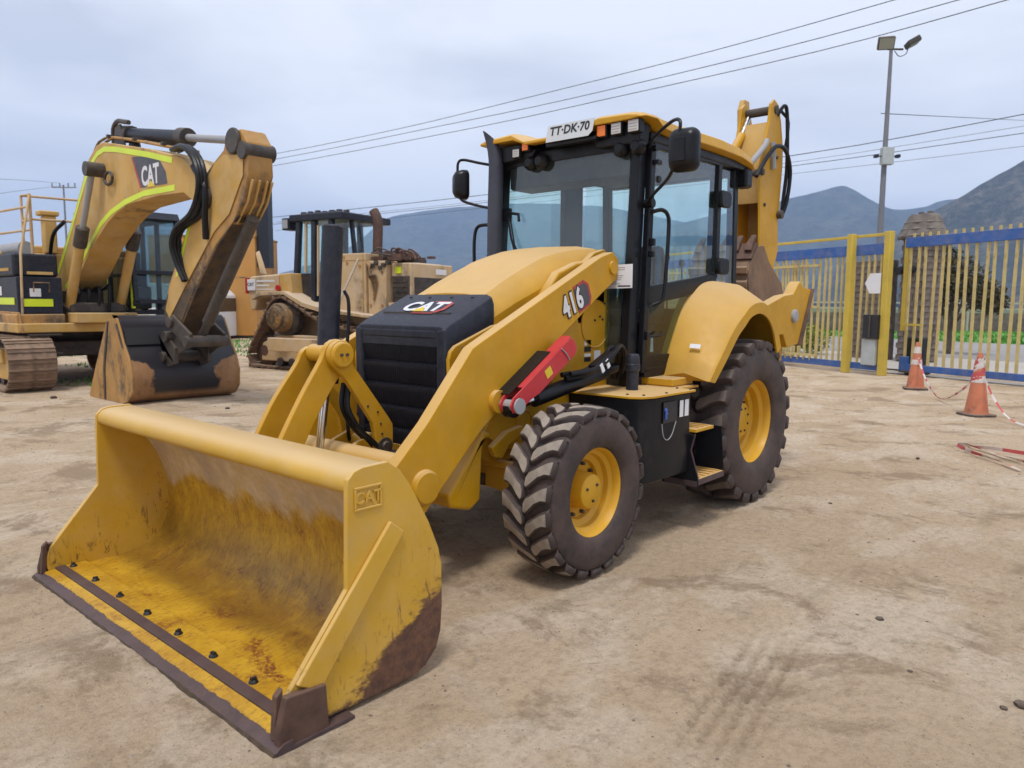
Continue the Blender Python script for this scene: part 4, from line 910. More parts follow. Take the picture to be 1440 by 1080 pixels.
    m.loft([[(1.297+.046*math.cos(t*PI/12), -.591+.046*math.sin(t*PI/12), 2.829+.8*.046*(.66*math.cos(t*PI/12)-.75*math.sin(t*PI/12))) for t in range(24)], [(1.299+.046*math.cos(t*PI/12), -.593+.046*math.sin(t*PI/12), 2.833+.8*.046*(.66*math.cos(t*PI/12)-.75*math.sin(t*PI/12))) for t in range(24)]])
    m.cyl((1.29, -.555, 1.80), (1.285, -.555, 1.93), .062, 20); m.build('exhaust_stack', 'exhaust', BH)
    # wiper
    m = MB(); m.tube([(1.225, -.47, 2.22), (1.262, -.40, 2.05), (1.298, -.26, 1.76)], .009, 6); m.tube([(1.228, -.44, 2.20), (1.27, -.36, 2.0), (1.30, -.18, 1.74)], .007, 6); m.tube([(1.222, -.50, 2.26), (1.24, -.35, 2.235), (1.255, -.33, 2.18)], .012, 6); m.box((1.215, -.49, 2.24), (.04, .07, .10)); m.build('wiper', 'black', BH)
    # interior
    m = MB(); m.prism([(.10, 1.38), (.12, 1.50), (.50, 1.52), (.56, 1.46), (.55, 1.38)], 'y', -.22, .26); m.loft([[(.02, -.20, 1.45), (.02, .24, 1.45), (.14, .24, 1.45), (.14, -.20, 1.45)], [(-.05, -.19, 1.85), (-.05, .23, 1.85), (.05, .23, 1.85), (.05, -.19, 1.85)], [(-.08, -.12, 2.05), (-.08, .16, 2.05), (.0, .16, 2.05), (.0, -.12, 2.05)]]); m.bx(.05, .5, -.15, .19, 1.06, 1.379); m.build('seat', 'dark', BH, bevel=.03, seg=3)
    m = MB()
    for y in (-.28, .29): m.bx(.10, .46, y-.035, y+.035, 1.60, 1.65)
    m.build('armrest', 'dark', BH, bevel=.012)
    m = MB(); m.beam((1.06, .02, 1.40), (.86, .02, 1.78), .10, .12); m.bx(.90, 1.16, -.30, .30, 1.60, 1.72); m.build('dashboard', 'dark', BH, bevel=.02)
    m = MB(); c = Vector((.80, .02, 1.84)); n = Vector((-.5, 0, .86)).normalized(); u = Vector((0, 1, 0)); w = n.cross(u)
    m.tube([c+(u*math.cos(t*2*PI/24)+w*math.sin(t*2*PI/24))*.19 for t in range(25)], .014, 8, caps=False)
    for t in (0, 2.1, 4.2): m.tube([c, c+(u*math.cos(t)+w*math.sin(t))*.18], .012, 6)
    m.build('steering_wheel', 'dark', BH)
    m = MB(); m.box((.10, -.46, 1.50), (.6, .16, .9)); m.box((.55, -.47, 1.66), (.30, .12, .20)); m.build('side_console', 'dark', BH, bevel=.02)
    m = MB()
    for (x, y, z0, z1) in ((.55, -.44, 1.75, 1.98), (.62, -.50, 1.75, 1.92), (.42, -.42, 1.75, 2.03), (-.12, .18, 1.5, 1.95), (-.12, -.15, 1.5, 1.95), (-.12, .32, 1.5, 1.9), (.55, .36, 1.1, 1.72)):
        m.tube([(x, y, z0), (x+.02, y, z1)], .008, 6); m.lathe([(0, -.03), (.022, -.022), (.028, 0), (.02, .03), (0, .035)], 10, 'z', c=(x+.02, y, z1))
    m.build('control_levers', 'dark', BH)
cab()

# ---------------- tank box, steps, fender
def sides():
    for s in (1, -1):
        def Y(a): return s*a
        # box with a recess: side skins around the opening
        m = MB()
        c = [(1.70, .50), (1.70, .96), (1.665, 1.03), (1.60, 1.065), (1.10, 1.075), (1.10, .50)]
        m.prism([(a, b*s) for a, b in c], 'z', .43, .972)
        tb = m.build('tank_box', 'black', BH, bevel=.012)
        m = MB(); m.prism([(a, b*s) for a, b in [(1.73, .47), (1.73, .985), (1.685, 1.055), (1.60, 1.09), (1.08, 1.10), (1.08, .975), (.80, .975), (.80, .47)]], 'z', .974, .990)
        m.build('platform_plate', 'yellow', BH, bevel=.004)
        m = MB(); m.bx(.78, 1.07, Y(.47), Y(.92), .992, 1.045); m.build('platform_rear_plate', 'yellow', BH, bevel=.01)
        m = MB()
        for x, y in ((1.66, .93), (1.63, 1.03), (1.42, 1.07), (1.12, 1.08), (1.12, .98)): m.cyl((x, Y(y), .989), (x, Y(y), .998), .009, 8)
        tag(m.build('platform_bolts', 'darkmetal', BH), kind='stuff')
        m = MB(); m.bx(.84, 1.098, Y(.50), Y(.86), .74, .972); m.bx(.50, 1.098, Y(.42), Y(.62), .46, .74); m.build('battery_box', 'black', BH, bevel=.01)
        # steps
        m = MB(); m.bx(.84, 1.10, Y(.88), Y(1.12), .700, .722); m.prism([(a, Y(b)) for a, b in [(.72, .90), (1.10, .90), (1.10, 1.145), (.72, 1.145)]], 'z', .365, .385)
        for k in range(5): m.bx(.75+k*.07, .765+k*.07, Y(.92), Y(1.13), .3855, .394)
        for k in range(3): m.bx(.88+k*.065, .895+k*.065, Y(.90), Y(1.10), .7225, .730)
        m.split('step_tread', 'yellow', BH, bevel=.003)
        m = MB(); m.prism([(Y(.86), .70), (Y(1.06), .70), (Y(1.115), .68), (Y(1.085), .58), (Y(1.15), .40), (Y(1.15), .33), (Y(.88), .33)], 'x', 1.1015, 1.112); m.prism([(Y(.92), .70), (Y(1.12), .70), (Y(1.15), .36), (Y(.92), .36)], 'x', .712, .719); m.bx(.72, 1.10, Y(.885), Y(.895), .38, .70)
        m.build('step_side_plate', 'black', BH, bevel=.003)
        m = MB(); m.bx(1.1125, 1.117, Y(.90), Y(1.145), .335, .372); m.bx(.72, 1.10, Y(1.146), Y(1.151), .345, .384); m.tube([(1.105, Y(1.118), .69), (1.105, Y(1.09), .58), (1.105, Y(1.153), .38)], .006, 6); m.split('step_edge', 'edge', BH)
        # fender sheet
        prof_in = [(.86, 1.03), (.74, 1.28), (.60, 1.52), (.46, 1.66), (.30, 1.735), (.08, 1.75), (-.14, 1.69), (-.33, 1.54), (-.46, 1.25)]
        prof_out = [(.90, 1.03), (.73, 1.20), (.52, 1.40), (.36, 1.50), (.24, 1.565), (.06, 1.59), (-.12, 1.54), (-.26, 1.42), (-.37, 1.22)]
        ci = catmull([(a, b, 0) for a, b in prof_in], 4); co = catmull([(a, b, 0) for a, b in prof_out], 4)
        rings = []
        for p, q in zip(ci, co):
            c = Vector((.2, 0, .9)); P = Vector((p[0], 0, p[1])); Q = Vector((q[0], 0, q[1])); dP = (c-P).normalized(); dQ = (c-Q).normalized()
            rings.append([(P.x, Y(.655), P.z), (P.x*.5+Q.x*.5+.004, Y(.90), (P.z+Q.z)/2+.045), (Q.x, Y(1.085), Q.z), (Q.x+dQ.x*.015, Y(1.10), Q.z+dQ.z*.015), (Q.x+dQ.x*.10, Y(1.10), Q.z+dQ.z*.10), (Q.x+dQ.x*.10, Y(1.085), Q.z+dQ.z*.10), (Q.x+dQ.x*.03, Y(1.07), Q.z+dQ.z*.03), (P.x+dP.x*.03, Y(.655), P.z+dP.z*.03)])
        m = MB(); m.loft(rings, smooth=True); f = m.build('rear_fender', 'yellow', BH, ang=28)
        if s > 0:
            decal('sticker', [(-.038, -.016), (.038, -.016), (.038, .016), (-.038, .016)], (.786, .93, 1.262), Vector((-.25, .95, -.06)), Vector((-.42, 0, .9)), 'paper', f, .0025)
    # fuel filler and cap, blue nozzle in its pocket, labels
    m = MB(); m.lathe([(0, .23), (.034, .23), (.042, .22), (.046, .19), (.046, .165), (.050, .16), (.050, .12), (.040, .11), (.040, -.01), (.052, -.012), (0, -.012)], 24, 'z', c=(1.40, .80, 1.0)); m.build('filler_neck', 'black_dusty', BH, bevel=.003)
    m = MB(); m.bx(1.30, 1.47, 1.078, 1.0815, .80, .935); m.build('filler_pocket', 'ink', BH, bevel=.001)
    m = MB(); m.cyl((1.45, 1.080, .885), (1.45, 1.094, .885), .014, 12); m.box((1.452, 1.09, .85), (.014, .014, .05)); m.box((1.44, 1.09, .865), (.02, .012, .012)); m.build('drain_valve', 'blue_plastic', BH, bevel=.005)
    m = MB(); m.tube(catmull([(1.49, 1.083, .80), (1.47, 1.085, .72), (1.42, 1.085, .69), (1.36, 1.084, .72), (1.31, 1.083, .80)], 5), .003, 6); m.build('wire_loop', 'seal', BH)
    for x, w in ((1.235, .045), (1.165, .050)): decal('sticker', [(-w/2, -.055), (w/2, -.055), (w/2, .055), (-w/2, .055)], (x, 1.079, .875), (-1, .02, 0), (0, 0, 1), 'white_print', BH, .002)
sides()

# ---------------- backhoe at the rear
def backhoe():
    m = MB(); m.bx(-1.20, -.88, -.62, .62, .60, .95); m.bx(-1.20, -1.05, -.78, .78, .955, 1.30); m.bx(-.87, -.55, -.60, .60, .55, 1.1)
    m.build('rear_frame', 'yellow', BH, bevel=.01)
    # folded stabiliser legs
    for s in (1, -1):
        pts = [(-.50, 1.55), (-.88, 1.64), (-1.10, 1.66), (-1.20, 1.75), (-1.25, 1.775), (-1.30, 1.735), (-1.53, 1.70), (-1.26, 1.20), (-1.00, 1.18), (-.90, 1.30), (-.55, 1.28)]
        m = MB(); m.prism(pts, 'y', s*.80, s*.90)
        st = m.build('stabiliser_leg', 'yellow', BH, bevel=.01)
        m = MB(); m.prism([(-1.545, 1.715), (-1.285, 1.195), (-1.265, 1.185), (-1.525, 1.695)], 'y', s*.74, s*.93); m.build('stabiliser_pad', 'rust', st, bevel=.004)
        m = MB(); m.lathe([(0, .0), (.045, 0), (.06, -.01), (.06, -.04)] if s > 0 else [(.06, .04), (.06, .01), (.045, 0), (0, 0)], 20, c=(-1.12, s*.93, 1.46)); m.build('stabiliser_pin', 'seal', st)
    # boom: two side plates with a closed web behind
    bo = [(-1.60, .95), (-1.85, .95), (-2.20, 1.5), (-2.50, 2.15), (-2.47, 2.45), (-2.53, 3.05), (-2.52, 3.25), (-2.44, 3.50), (-2.36, 3.66), (-2.24, 3.70), (-2.16, 3.64), (-2.13, 3.45), (-2.03, 3.18), (-1.94, 2.90), (-1.99, 2.55), (-2.03, 2.15), (-1.8, 1.5)]
    for y in (.145, -.175):
        m = MB(); m.prism(bo, 'y', y, y+.03); b = m.build('boom_side_plate', 'yellow', BH, bevel=.008)
    m = MB()
    w1 = [(-2.47, 2.16), (-2.44, 2.45), (-2.50, 3.05), (-2.49, 3.24), (-2.40, 3.50)]
    m.prism(w1+[(a+.03, b) for a, b in reversed(w1)], 'y', -.144, .144)
    ct = [(-2.02, 2.62), (-1.955, 2.90), (-2.05, 3.2), (-2.15, 3.46)]
    m.prism([(a-.02, b) for a, b in ct]+[(a-.05, b) for a, b in reversed(ct)], 'y', -.144, .144)
    m.build('boom_web', 'old_yellow', BH)
    m = MB()
    m.cyl((-2.28, -.20, 3.60), (-2.28, .19, 3.60), .045, 20); m.cyl((-1.98, -.20, 2.92), (-1.98, .20, 2.92), .035, 16); m.cyl((-2.45, .10, 2.53), (-2.45, .23, 2.53), .045, 14)
    for x, z in ((-2.35, 3.12), (-2.08, 2.60)): m.cyl((x, .17, z), (x, .19, z), .02, 10)
    m.split('boom_pin', 'darkmetal', BH, bevel=.004)
    # stick and its crowd cylinder folded toward the cab
    m = MB(); m.prism([(-2.30, 3.45), (-2.28, 3.66), (-2.34, 3.78), (-2.46, 3.78), (-2.50, 3.60), (-2.46, 3.42)], 'y', -.26, -.20); m.build('stick_bracket', 'old_yellow', BH, bevel=.01)
    m = MB(); m.cyl((-1.72, -.12, 2.95), (-2.12, -.12, 3.35), .045, 18); c = m.build('crowd_cylinder', 'yellow', BH, bevel=.004)
    m = MB(); m.cyl((-2.12, -.12, 3.35), (-2.30, -.12, 3.60), .028, 14); m.build('crowd_rod', 'chrome', c)
    m = MB(); m.tube(catmull([(-1.75, .16, 2.98), (-1.95, .20, 3.16), (-2.02, .20, 3.24)], 4), .03, 10); m.tube([(-2.2, .19, 3.25), (-2.22, .20, 2.98)], .03, 10); m.split('steel_pipe', 'seal', BH)
    m = MB()
    m.tube(catmull([(-2.33, .17, 3.55), (-2.42, .21, 3.66), (-2.48, .22, 3.55), (-2.53, .22, 3.05), (-2.53, .20, 2.75), (-2.52, .19, 2.58)], 6), .020, 8)
    m.tube(catmull([(-1.80, .20, 2.85), (-1.98, .22, 3.05), (-2.18, .24, 3.20), (-2.40, .25, 3.19), (-2.55, .25, 3.0), (-2.55, .23, 2.7), (-2.50, .2, 2.52)], 6), .022, 8)
    m.tube(catmull([(-2.40, .19, 3.60), (-2.52, .22, 3.50), (-2.50, .20, 3.2)], 5), .016, 8)
    m.split('boom_hose', 'black', BH)
    # kingpost / swing frame
    m = MB(); m.prism([(-1.26, .60), (-1.26, 1.25), (-1.75, 1.15), (-1.75, .70)], 'y', -.20, .20); m.build('swing_frame', 'yellow', BH, bevel=.01)
    # digging bucket curled up behind the cab, teeth upward
    sp = [(-1.62, 2.14), (-1.50, 2.0), (-1.44, 1.85), (-1.46, 1.68), (-1.56, 1.54), (-1.72, 1.47), (-2.12, 1.50), (-2.34, 1.66), (-2.28, 1.78), (-1.92, 2.0), (-1.78, 2.15)]
    m = MB(); co = catmull([(-1.64, 2.16, 0), (-1.50, 2.0, 0), (-1.435, 1.84, 0), (-1.455, 1.67, 0), (-1.55, 1.53, 0), (-1.72, 1.455, 0), (-1.93, 1.47, 0)], 4); ci = [(a-.02*(1 if b > 1.5 else 0), b+.025, 0) for a, b, _ in co]
    m.prism([(a, b) for a, b, _ in co]+[(a-.012, b+.012) for a, b, _ in reversed(co)], 'y', -.30, .30)
    db = m.build('digging_bucket', 'brownsteel', BH)
    for y in (-.32, .301):
        m = MB(); m.prism([(a, b) for a, b in sp], 'y', y, y+.02); m.build('bucket_side', 'brownsteel', db, bevel=.004)
    m = MB()
    for z0 in (1.62, 1.76, 1.90):
        x = -1.43 if z0 > 1.7 else -1.455
        m.prism([(x-.01, z0-.045), (x+.028, z0-.04), (x+.034, z0+.02), (x-.0, z0+.04)], 'y', -.315, .315)
    m.split('wear_strap', 'brownsteel', db, bevel=.008)
    m = MB(); m.prism([(-1.50, 2.0), (-1.475, 2.01), (-1.60, 2.17), (-1.64, 2.16)], 'y', -.325, .325); m.build('bucket_lip', 'rust', db, bevel=.004)
    tm = MB(); tm.loft([[(-.01, -.035, -.10), (.035, -.035, -.10), (.035, .035, -.10), (-.01, .035, -.10)], [(-.015, -.032, .0), (.02, -.032, .0), (.02, .032, .0), (-.015, .032, .0)], [(-.035, -.022, .10), (-.02, -.022, .105), (-.02, .022, .105), (-.035, .022, .10)]]); tme = tm.build('bucket_tooth', 'rust', mesh_only=True)
    for k in range(5): sub('bucket_tooth', db, tme, loc=(-1.575, -.27+k*.135, 2.17), rot=(0, R(-28), 0))
backhoe()

# ================================================================== excavator
def excavator():
    T = thing('excavator', 'big dusty yellow tracked excavator with fluorescent tape on its boom, bucket resting on the ground', 'excavator', (.25, -12.9, 0), R(90))
    # local: X forward, Y left (far side), right side (nearest) is negative Y
    me = MB(); me.box((0, 0, 0), (.195, .72, .035)); me.box((.06, 0, .025), (.028, .72, .03)); me.box((-.06, 0, .025), (.02, .72, .02)); me.box((0, .18, .02), (.08, .07, .012)); me.box((0, -.18, .02), (.08, .07, .012))
    shoe = me.build('track_shoe', 'track', mesh_only=True)
    for s in (-1, 1):
        # path of the chain: two wheels of radius .43 joined by straights
        L, r = 1.62, .44; zc = .475; per = 4*L+2*PI*r; n = 52
        m = MB(); m.bx(-L, L, s*1.30-.16, s*1.30+.16, .16, .72); m.bx(-L*.7, L*.7, s*1.30-.22, s*1.30+.22, .45, .70)
        tf = m.build('track_frame', 'old_yellow', T, bevel=.03)
        for x, rr in ((L, .36), (-L, .38)):
            m = MB(); m.lathe([(0, -.13), (.20, -.13), (.22, -.10), (rr-.08, -.10), (rr, -.07), (rr, .07), (rr-.08, .10), (.22, .10), (.20, .13), (0, .13)], 28, c=(x, s*1.30, zc)); m.lathe([(0, -.20), (.13, -.20), (.15, -.13), (.15, .13), (.13, .20), (0, .20)], 20, c=(x, s*1.30, zc)); m.build('idler_wheel' if x > 0 else 'drive_sprocket', 'tan_dusty', tf, ang=40)
        m = MB()
        for k in range(7): m.lathe([(0, -.15), (.10, -.15), (.10, .15), (0, .15)], 16, c=(-1.25+k*.42, s*1.30, .17))
        tag(m.build('track_rollers', 'darkmetal', tf, ang=40), kind='stuff')
        for k in range(n):
            d = per*k/n
            if d < 2*L: p = (-L+d, zc-r-.0, 0)   # bottom run
            elif d < 2*L+PI*r: a = (d-2*L)/r; p = (L+r*math.sin(a), zc-r*math.cos(a), -a)
            elif d < 4*L+PI*r: p = (L-(d-2*L-PI*r), zc+r, PI)
            else: a = (d-4*L-PI*r)/r; p = (-L-r*math.sin(a), zc+r*math.cos(a), PI-a)
            z = p[1]-.0; ang = p[2]
            # shoe's outer side is local +Z, so turn it to face outward
            if d < 2*L: rot = (0, PI, 0)
            elif d < 2*L+PI*r: rot = (0, PI-((d-2*L)/r), 0)
            elif d < 4*L+PI*r: rot = (0, 0, 0)
            else: rot = (0, -((d-4*L-PI*r)/r), 0)
            sub('track_shoe', tf, shoe, loc=(p[0], s*1.30, z), rot=rot)
    m = MB(); m.bx(-.9, .9, -1.12, 1.12, .52, .80); m.lathe([(.62, .80), (.66, .88), (.66, .98), (.60, 1.0)], 32, 'z'); m.build('undercarriage_frame', 'darkmetal', T, bevel=.03)
    # upper deck
    m = MB(); m.bx(-2.3, 1.75, -1.42, 1.45, 1.0, 1.16); m.bx(.3, 1.9, -.55, .50, 1.161, 1.34); dk = m.build('upper_deck', 'old_yellow', T, bevel=.02)
    m = MB(); m.bx(-2.4, 1.62, -1.40, -.62, 1.0, 1.32); m.build('deck_side_beam', 'old_dark_yellow', T, bevel=.03)
    m = MB(); m.prism([(1.80, 1.0), (1.66, 1.35), (1.0, 1.36), (-.2, 1.36), (-.2, 1.165), (1.2, 1.165)], 'y', -1.36, -1.33); m.bx(-1.2, -.4, -1.0, -.5, .88, .998); m.build('deck_lip', 'orange', T, bevel=.01)
    m = MB(); m.bx(.15, 1.58, -1.34, -.64, 1.325, 1.96); bxx = m.build('tool_box', 'black_dusty', T, bevel=.02)
    m = MB(); m.bx(.10, 1.50, -1.36, -.66, 1.965, 2.36); m.build('upper_box', 'black_dusty', T, bevel=.05, seg=3)
    m = MB(); m.bx(1.59, 1.60, -1.18, -.78, 2.00, 2.05); m.bx(.5, 1.3, -1.375, -1.361, 2.06, 2.11); m.split('box_handle', 'old_yellow', bxx)
    m = MB(); m.bx(.45, 1.45, -1.355, -1.345, 1.48, 1.60); m.bx(1.581, 1.59, -1.25, -.80, 1.45, 1.58); m.build('reflective_tape', 'hivis', bxx)
    m = MB(); m.bx(1.581, 1.588, -1.15, -.98, 1.62, 1.76); m.bx(.5, .75, -1.35, -1.344, 1.64, 1.80); m.split('box_sticker', 'white_print', bxx)
    m = MB(); m.cyl((-.5, -1.0, 2.47), (1.0, -1.0, 2.47), .13, 20); m.build('air_tank', 'seal', T)
    m = MB(); m.bx(-3.0, .05, -1.40, 1.35, 1.32, 2.45); m.bx(-2.4, -.3, -.7, .9, 2.451, 2.62); m.build('engine_house', 'old_yellow', T, bevel=.05)
    m = MB(); m.prism([(-2.4, .95), (-3.1, 1.0), (-3.45, 1.3), (-3.5, 2.2), (-3.0, 2.4)], 'y', -1.38, 1.38); m.build('counterweight', 'old_yellow', T, bevel=.05)
    # handrails
    m = MB()
    def rail(*p, r=.022): m.tube(list(p), r, 8)
    rail((1.58, -1.28, 1.2), (1.62, -1.26, 2.35), (1.35, -1.0, 3.38)); rail((1.35, -1.0, 3.38), (.9, -1.0, 3.40), (.9, -1.0, 2.3)); rail((1.35, -1.0, 3.38), (1.35, -1.0, 2.3), r=.028)
    rail((1.35, -1.0, 2.95), (.9, -1.0, 2.95)); rail((.9, -1.0, 3.40), (.9, .3, 3.42)); rail((.9, -1.0, 3.0), (.9, .3, 3.02)); rail((.9, .3, 3.42), (.9, .3, 2.5))
    rail((1.30, -1.0, 3.18), (-2.6, -1.3, 3.18)); rail((1.30, -1.0, 2.78), (-2.6, -1.3, 2.78)); rail((-1.2, -1.2, 3.18), (-1.2, -1.2, 2.4)); rail((-2.6, -1.3, 3.18), (-2.6, -1.3, 2.4)); rail((.2, -1.38, 1.3), (.15, -1.38, 2.9), r=.035)
    m.split('handrail', 'tan_dusty', T)
    m = MB(); m.bx(-.1, .12, -.42, -.20, 2.45, 3.16); m.bx(-.1, .14, -.50, -.15, 3.161, 3.26); m.build('exhaust_housing', 'old_yellow', T, bevel=.03)
    # cab on the far side
    m = MB()
    cabp = [(-.15, 1.34), (1.42, 1.34), (1.72, 1.55), (1.62, 2.4), (1.42, 3.16), (-.15, 3.16)]
    cb = bpy.data.objects.new('operator_cab', None); COL.objects.link(cb); cb.parent = T
    for y in (.56, 1.50):
        pts = cabp+[cabp[0]]
        for a, b in zip(pts[:-1], pts[1:]): m.beam((a[0], y, a[1]), (b[0], y, b[1]), .09, .08, (0, 1, 0))
        m.beam((.55, y, 1.34), (.55, y, 3.16), .08, .08, (0, 1, 0)); m.beam((1.60, y, 2.05), (-.1, y, 2.05), .07, .07, (0, 1, 0)) if y < 1 else None
    m.prism([(1.50, 3.13), (1.40, 3.27), (-.2, 3.30), (-.2, 3.17)], 'y', .50, 1.56)
    for a in ((1.42, 3.16), (1.66, 2.1), (1.72, 1.55), (1.42, 1.34)): m.beam((a[0], .6, a[1]), (a[0], 1.46, a[1]), .06, .08)
    m.bx(-.17, -.1, .6, 1.46, 1.35, 2.2)
    m.build('cab_frame', 'black_dusty', cb, bevel=.01)
    m = MB(); m.loft([[(1.60, .6, 1.6), (1.60, 1.46, 1.6), (1.595, 1.46, 1.6), (1.595, .6, 1.6)], [(1.56, .6, 2.3), (1.56, 1.46, 2.3), (1.555, 1.46, 2.3), (1.555, .6, 2.3)], [(1.40, .6, 3.13), (1.40, 1.46, 3.13), (1.395, 1.46, 3.13), (1.395, .6, 3.13)]])
    m.prism([(-.1, 1.4), (1.6, 1.5), (1.55, 2.4), (1.38, 3.12), (-.1, 3.12)], 'y', .555, .56); m.prism([(-.1, 1.4), (1.6, 1.5), (1.55, 2.4), (1.38, 3.12), (-.1, 3.12)], 'y', 1.50, 1.505); m.bx(-.15, -.145, .6, 1.46, 2.2, 3.1); m.split('cab_glass', 'dark_glass', cb)
    m = MB(); m.bx(.3, .8, .8, 1.25, 1.4, 1.85); m.bx(.2, .35, .8, 1.25, 1.851, 2.55); m.build('cab_seat', 'dark', cb, bevel=.04)
    m = MB(); m.beam((1.63, .54, 1.42), (1.60, .54, 2.30), .06, .05, (0, 1, 0)); m.beam((.5, .54, 1.45), (.5, .54, 2.6), .05, .03, (0, 1, 0)); m.split('cab_tape', 'hivis', cb)
    # boom
    o1 = [(.10, 1.55), (.22, 1.95), (.40, 2.25), (1.15, 2.95), (1.95, 3.78), (2.16, 3.99), (2.51, 4.16), (2.80, 4.18), (3.30, 4.09), (4.5, 3.86), (5.59, 3.60), (5.95, 3.38), (6.25, 3.16), (6.38, 3.0), (6.28, 2.86), (5.98, 2.92), (5.60, 3.10), (4.8, 3.13), (3.69, 3.09), (3.2, 2.99), (2.79, 2.84), (2.12, 2.50), (1.44, 2.02), (.85, 1.70), (.45, 1.45), (.2, 1.42)]
    m = MB(); m.prism(o1, 'y', -.30, .22); bo = m.build('boom', 'old_yellow', T, bevel=.015)
    def strip_on(path, w, name):
        m = MB(); P = [Vector((a, 0, b)) for a, b in path]; up_, dn = [], []
        for i, p in enumerate(P):
            d = (P[min(i+1, len(P)-1)]-P[max(i-1, 0)]).normalized(); n = Vector((-d.z, 0, d.x)); up_.append(p+n*w/2); dn.append(p-n*w/2)
        m.prism([(v.x, v.z) for v in up_]+[(v.x, v.z) for v in reversed(dn)], 'y', -.302, -.305); m.build(name, 'hivis', bo)
    strip_on([(.36, 2.08), (.75, 2.45), (1.35, 3.05), (1.95, 3.65), (2.2, 3.86), (2.55, 4.02), (2.85, 4.06), (3.3, 4.0), (4.5, 3.77), (5.3, 3.59)], .085, 'reflective_tape')
    strip_on([(.70, 1.80), (1.35, 2.10), (1.98, 2.52), (2.55, 2.86), (3.0, 3.02), (3.6, 3.14), (4.3, 3.21), (5.35, 3.20)], .085, 'reflective_tape')
    m = MB(); m.prism([(3.95, 3.80), (4.02, 3.60), (4.24, 3.30), (5.12, 3.28), (5.08, 3.45), (4.92, 3.62), (4.62, 3.74)], 'y', -.3015, -.3035); m.build('dark_panel', 'grey_print', bo)
    m = MB(); m.prism([(3.90, 3.80), (3.95, 3.80), (4.24, 3.30), (4.18, 3.30)], 'y', -.3015, -.3037); m.build('red_stripe', 'red_print', bo)
    text('lettering', 'CAT', (4.55, -.304, 3.45), (1, 0, 0), (0, 0, 1), .40, 'white_print', bo, bold=.012, depth=.001, sx=.78)
    m = MB(); m.prism([(4.42, 3.285), (4.72, 3.285), (4.57, 3.38)], 'y', -.306, -.3075); m.build('badge_triangle', 'label_yellow', bo)
    # pipes along the boom top
    m = MB()
    for dy, dz in ((-.2, .05), (-.1, .06), (.05, .05)):
        m.tube(catmull([(.5, dy, 2.45+dz), (1.2, dy, 3.08+dz), (2.1, dy, 4.02+dz), (2.55, dy, 4.22+dz), (3.3, dy, 4.14+dz), (5.4, dy, 3.70+dz)], 5), .022, 8)
    m.split('boom_pipe', 'old_dark_yellow', bo)
    # boom cylinders either side
    for y, x1, z1 in ((-.47, 2.76, 3.72), (.40, 2.76, 3.72)):
        a = Vector((1.30, y, 1.32)); b = Vector((x1, y, z1)); d = b-a
        m = MB(); m.cyl(a, a+d*.50, .085, 20); cy = m.build('boom_cylinder', 'old_yellow', T)
        m = MB(); m.cyl(a+d*.49, a+d*.62, .11, 20); m.cyl(a-d*.03, a+d*.06, .12, 16); m.split('cylinder_head', 'darkmetal', cy, bevel=.01)
        m = MB(); m.cyl(a+d*.60, b, .05, 16); m.build('cylinder_rod', 'seal', cy)
        m = MB(); m.cyl((x1, y-.12 if y < 0 else y+.12, z1), (x1, -.25 if y < 0 else .2, z1), .12, 20); m.build('rod_eye', 'darkmetal', cy, bevel=.01)
    m = MB(); c = Vector((3.12, -.34, 3.55)); m.tube([c+Vector((math.cos(t*PI/8)*.16, -.02, math.sin(t*PI/8)*.10)) for t in range(17)], .025, 8, caps=False); m.build('work_light_bracket', 'darkmetal', bo)
    # stick cylinder on top
    a = Vector((3.05, -.02, 4.32)); b = Vector((6.98, -.02, 3.68)); d = b-a
    m = MB(); m.cyl(a+d*.04, a+d*.52, .105, 20); sc_ = m.build('stick_cylinder', 'black_dusty', T)
    m = MB(); m.cyl(a-d*.02, a+d*.06, .14, 16); m.cyl(a+d*.50, a+d*.56, .14, 18); m.prism([(2.85, 4.10), (2.95, 4.42), (3.15, 4.45), (3.3, 4.08)], 'y', -.16, -.12); m.prism([(2.85, 4.10), (2.95, 4.42), (3.15, 4.45), (3.3, 4.08)], 'y', .08, .12); m.tube(catmull([(2.8, -.12, 4.15), (2.85, -.14, 4.40), (3.05, -.15, 4.50), (3.3, -.15, 4.46), (3.5, -.15, 4.42)], 4), .04, 8); m.split('cylinder_head', 'darkmetal', sc_, bevel=.01)
    m = MB(); m.cyl(a+d*.54, b, .055, 16); m.build('cylinder_rod', 'seal', sc_)
    # stick
    st = [(6.46, 3.46), (6.69, 3.57), (6.78, 3.74), (7.15, 3.78), (7.30, 3.60), (7.32, 3.20), (7.16, 2.86), (6.88, 2.60), (6.40, 2.33), (5.80, 1.78), (5.28, 1.24), (4.98, 1.08), (4.76, 1.18), (4.70, 1.38), (4.90, 1.80), (5.5, 2.52), (5.85, 3.05), (6.15, 3.30)]
    m = MB(); m.prism(st, 'y', -.25, .11); sk = m.build('stick', 'old_dark_yellow', T, bevel=.02)
    m = MB(); m.prism([(6.20, 3.20), (6.48, 3.42), (6.72, 3.50), (7.22, 3.44), (7.20, 3.18), (6.82, 2.72), (6.38, 2.50), (5.55, 1.84), (4.92, 1.30), (4.80, 1.42), (5.0, 1.80), (5.55, 2.50), (5.9, 3.0)], 'y', -.255, -.268); m.build('stick_side_plate', 'old_yellow', sk, bevel=.004)
    m = MB(); m.prism([(5.18, 1.90), (5.26, 1.94), (5.72, 2.62), (5.66, 2.66)], 'y', -.269, -.272); m.build('reflective_tape', 'hivis', sk)
    m = MB()
    for y in (-.285, .10): m.lathe([(0, 0), (.16, 0), (.17, .02), (.17, .05), (0, .06)], 24, c=(7.0, y-.02, 3.64))
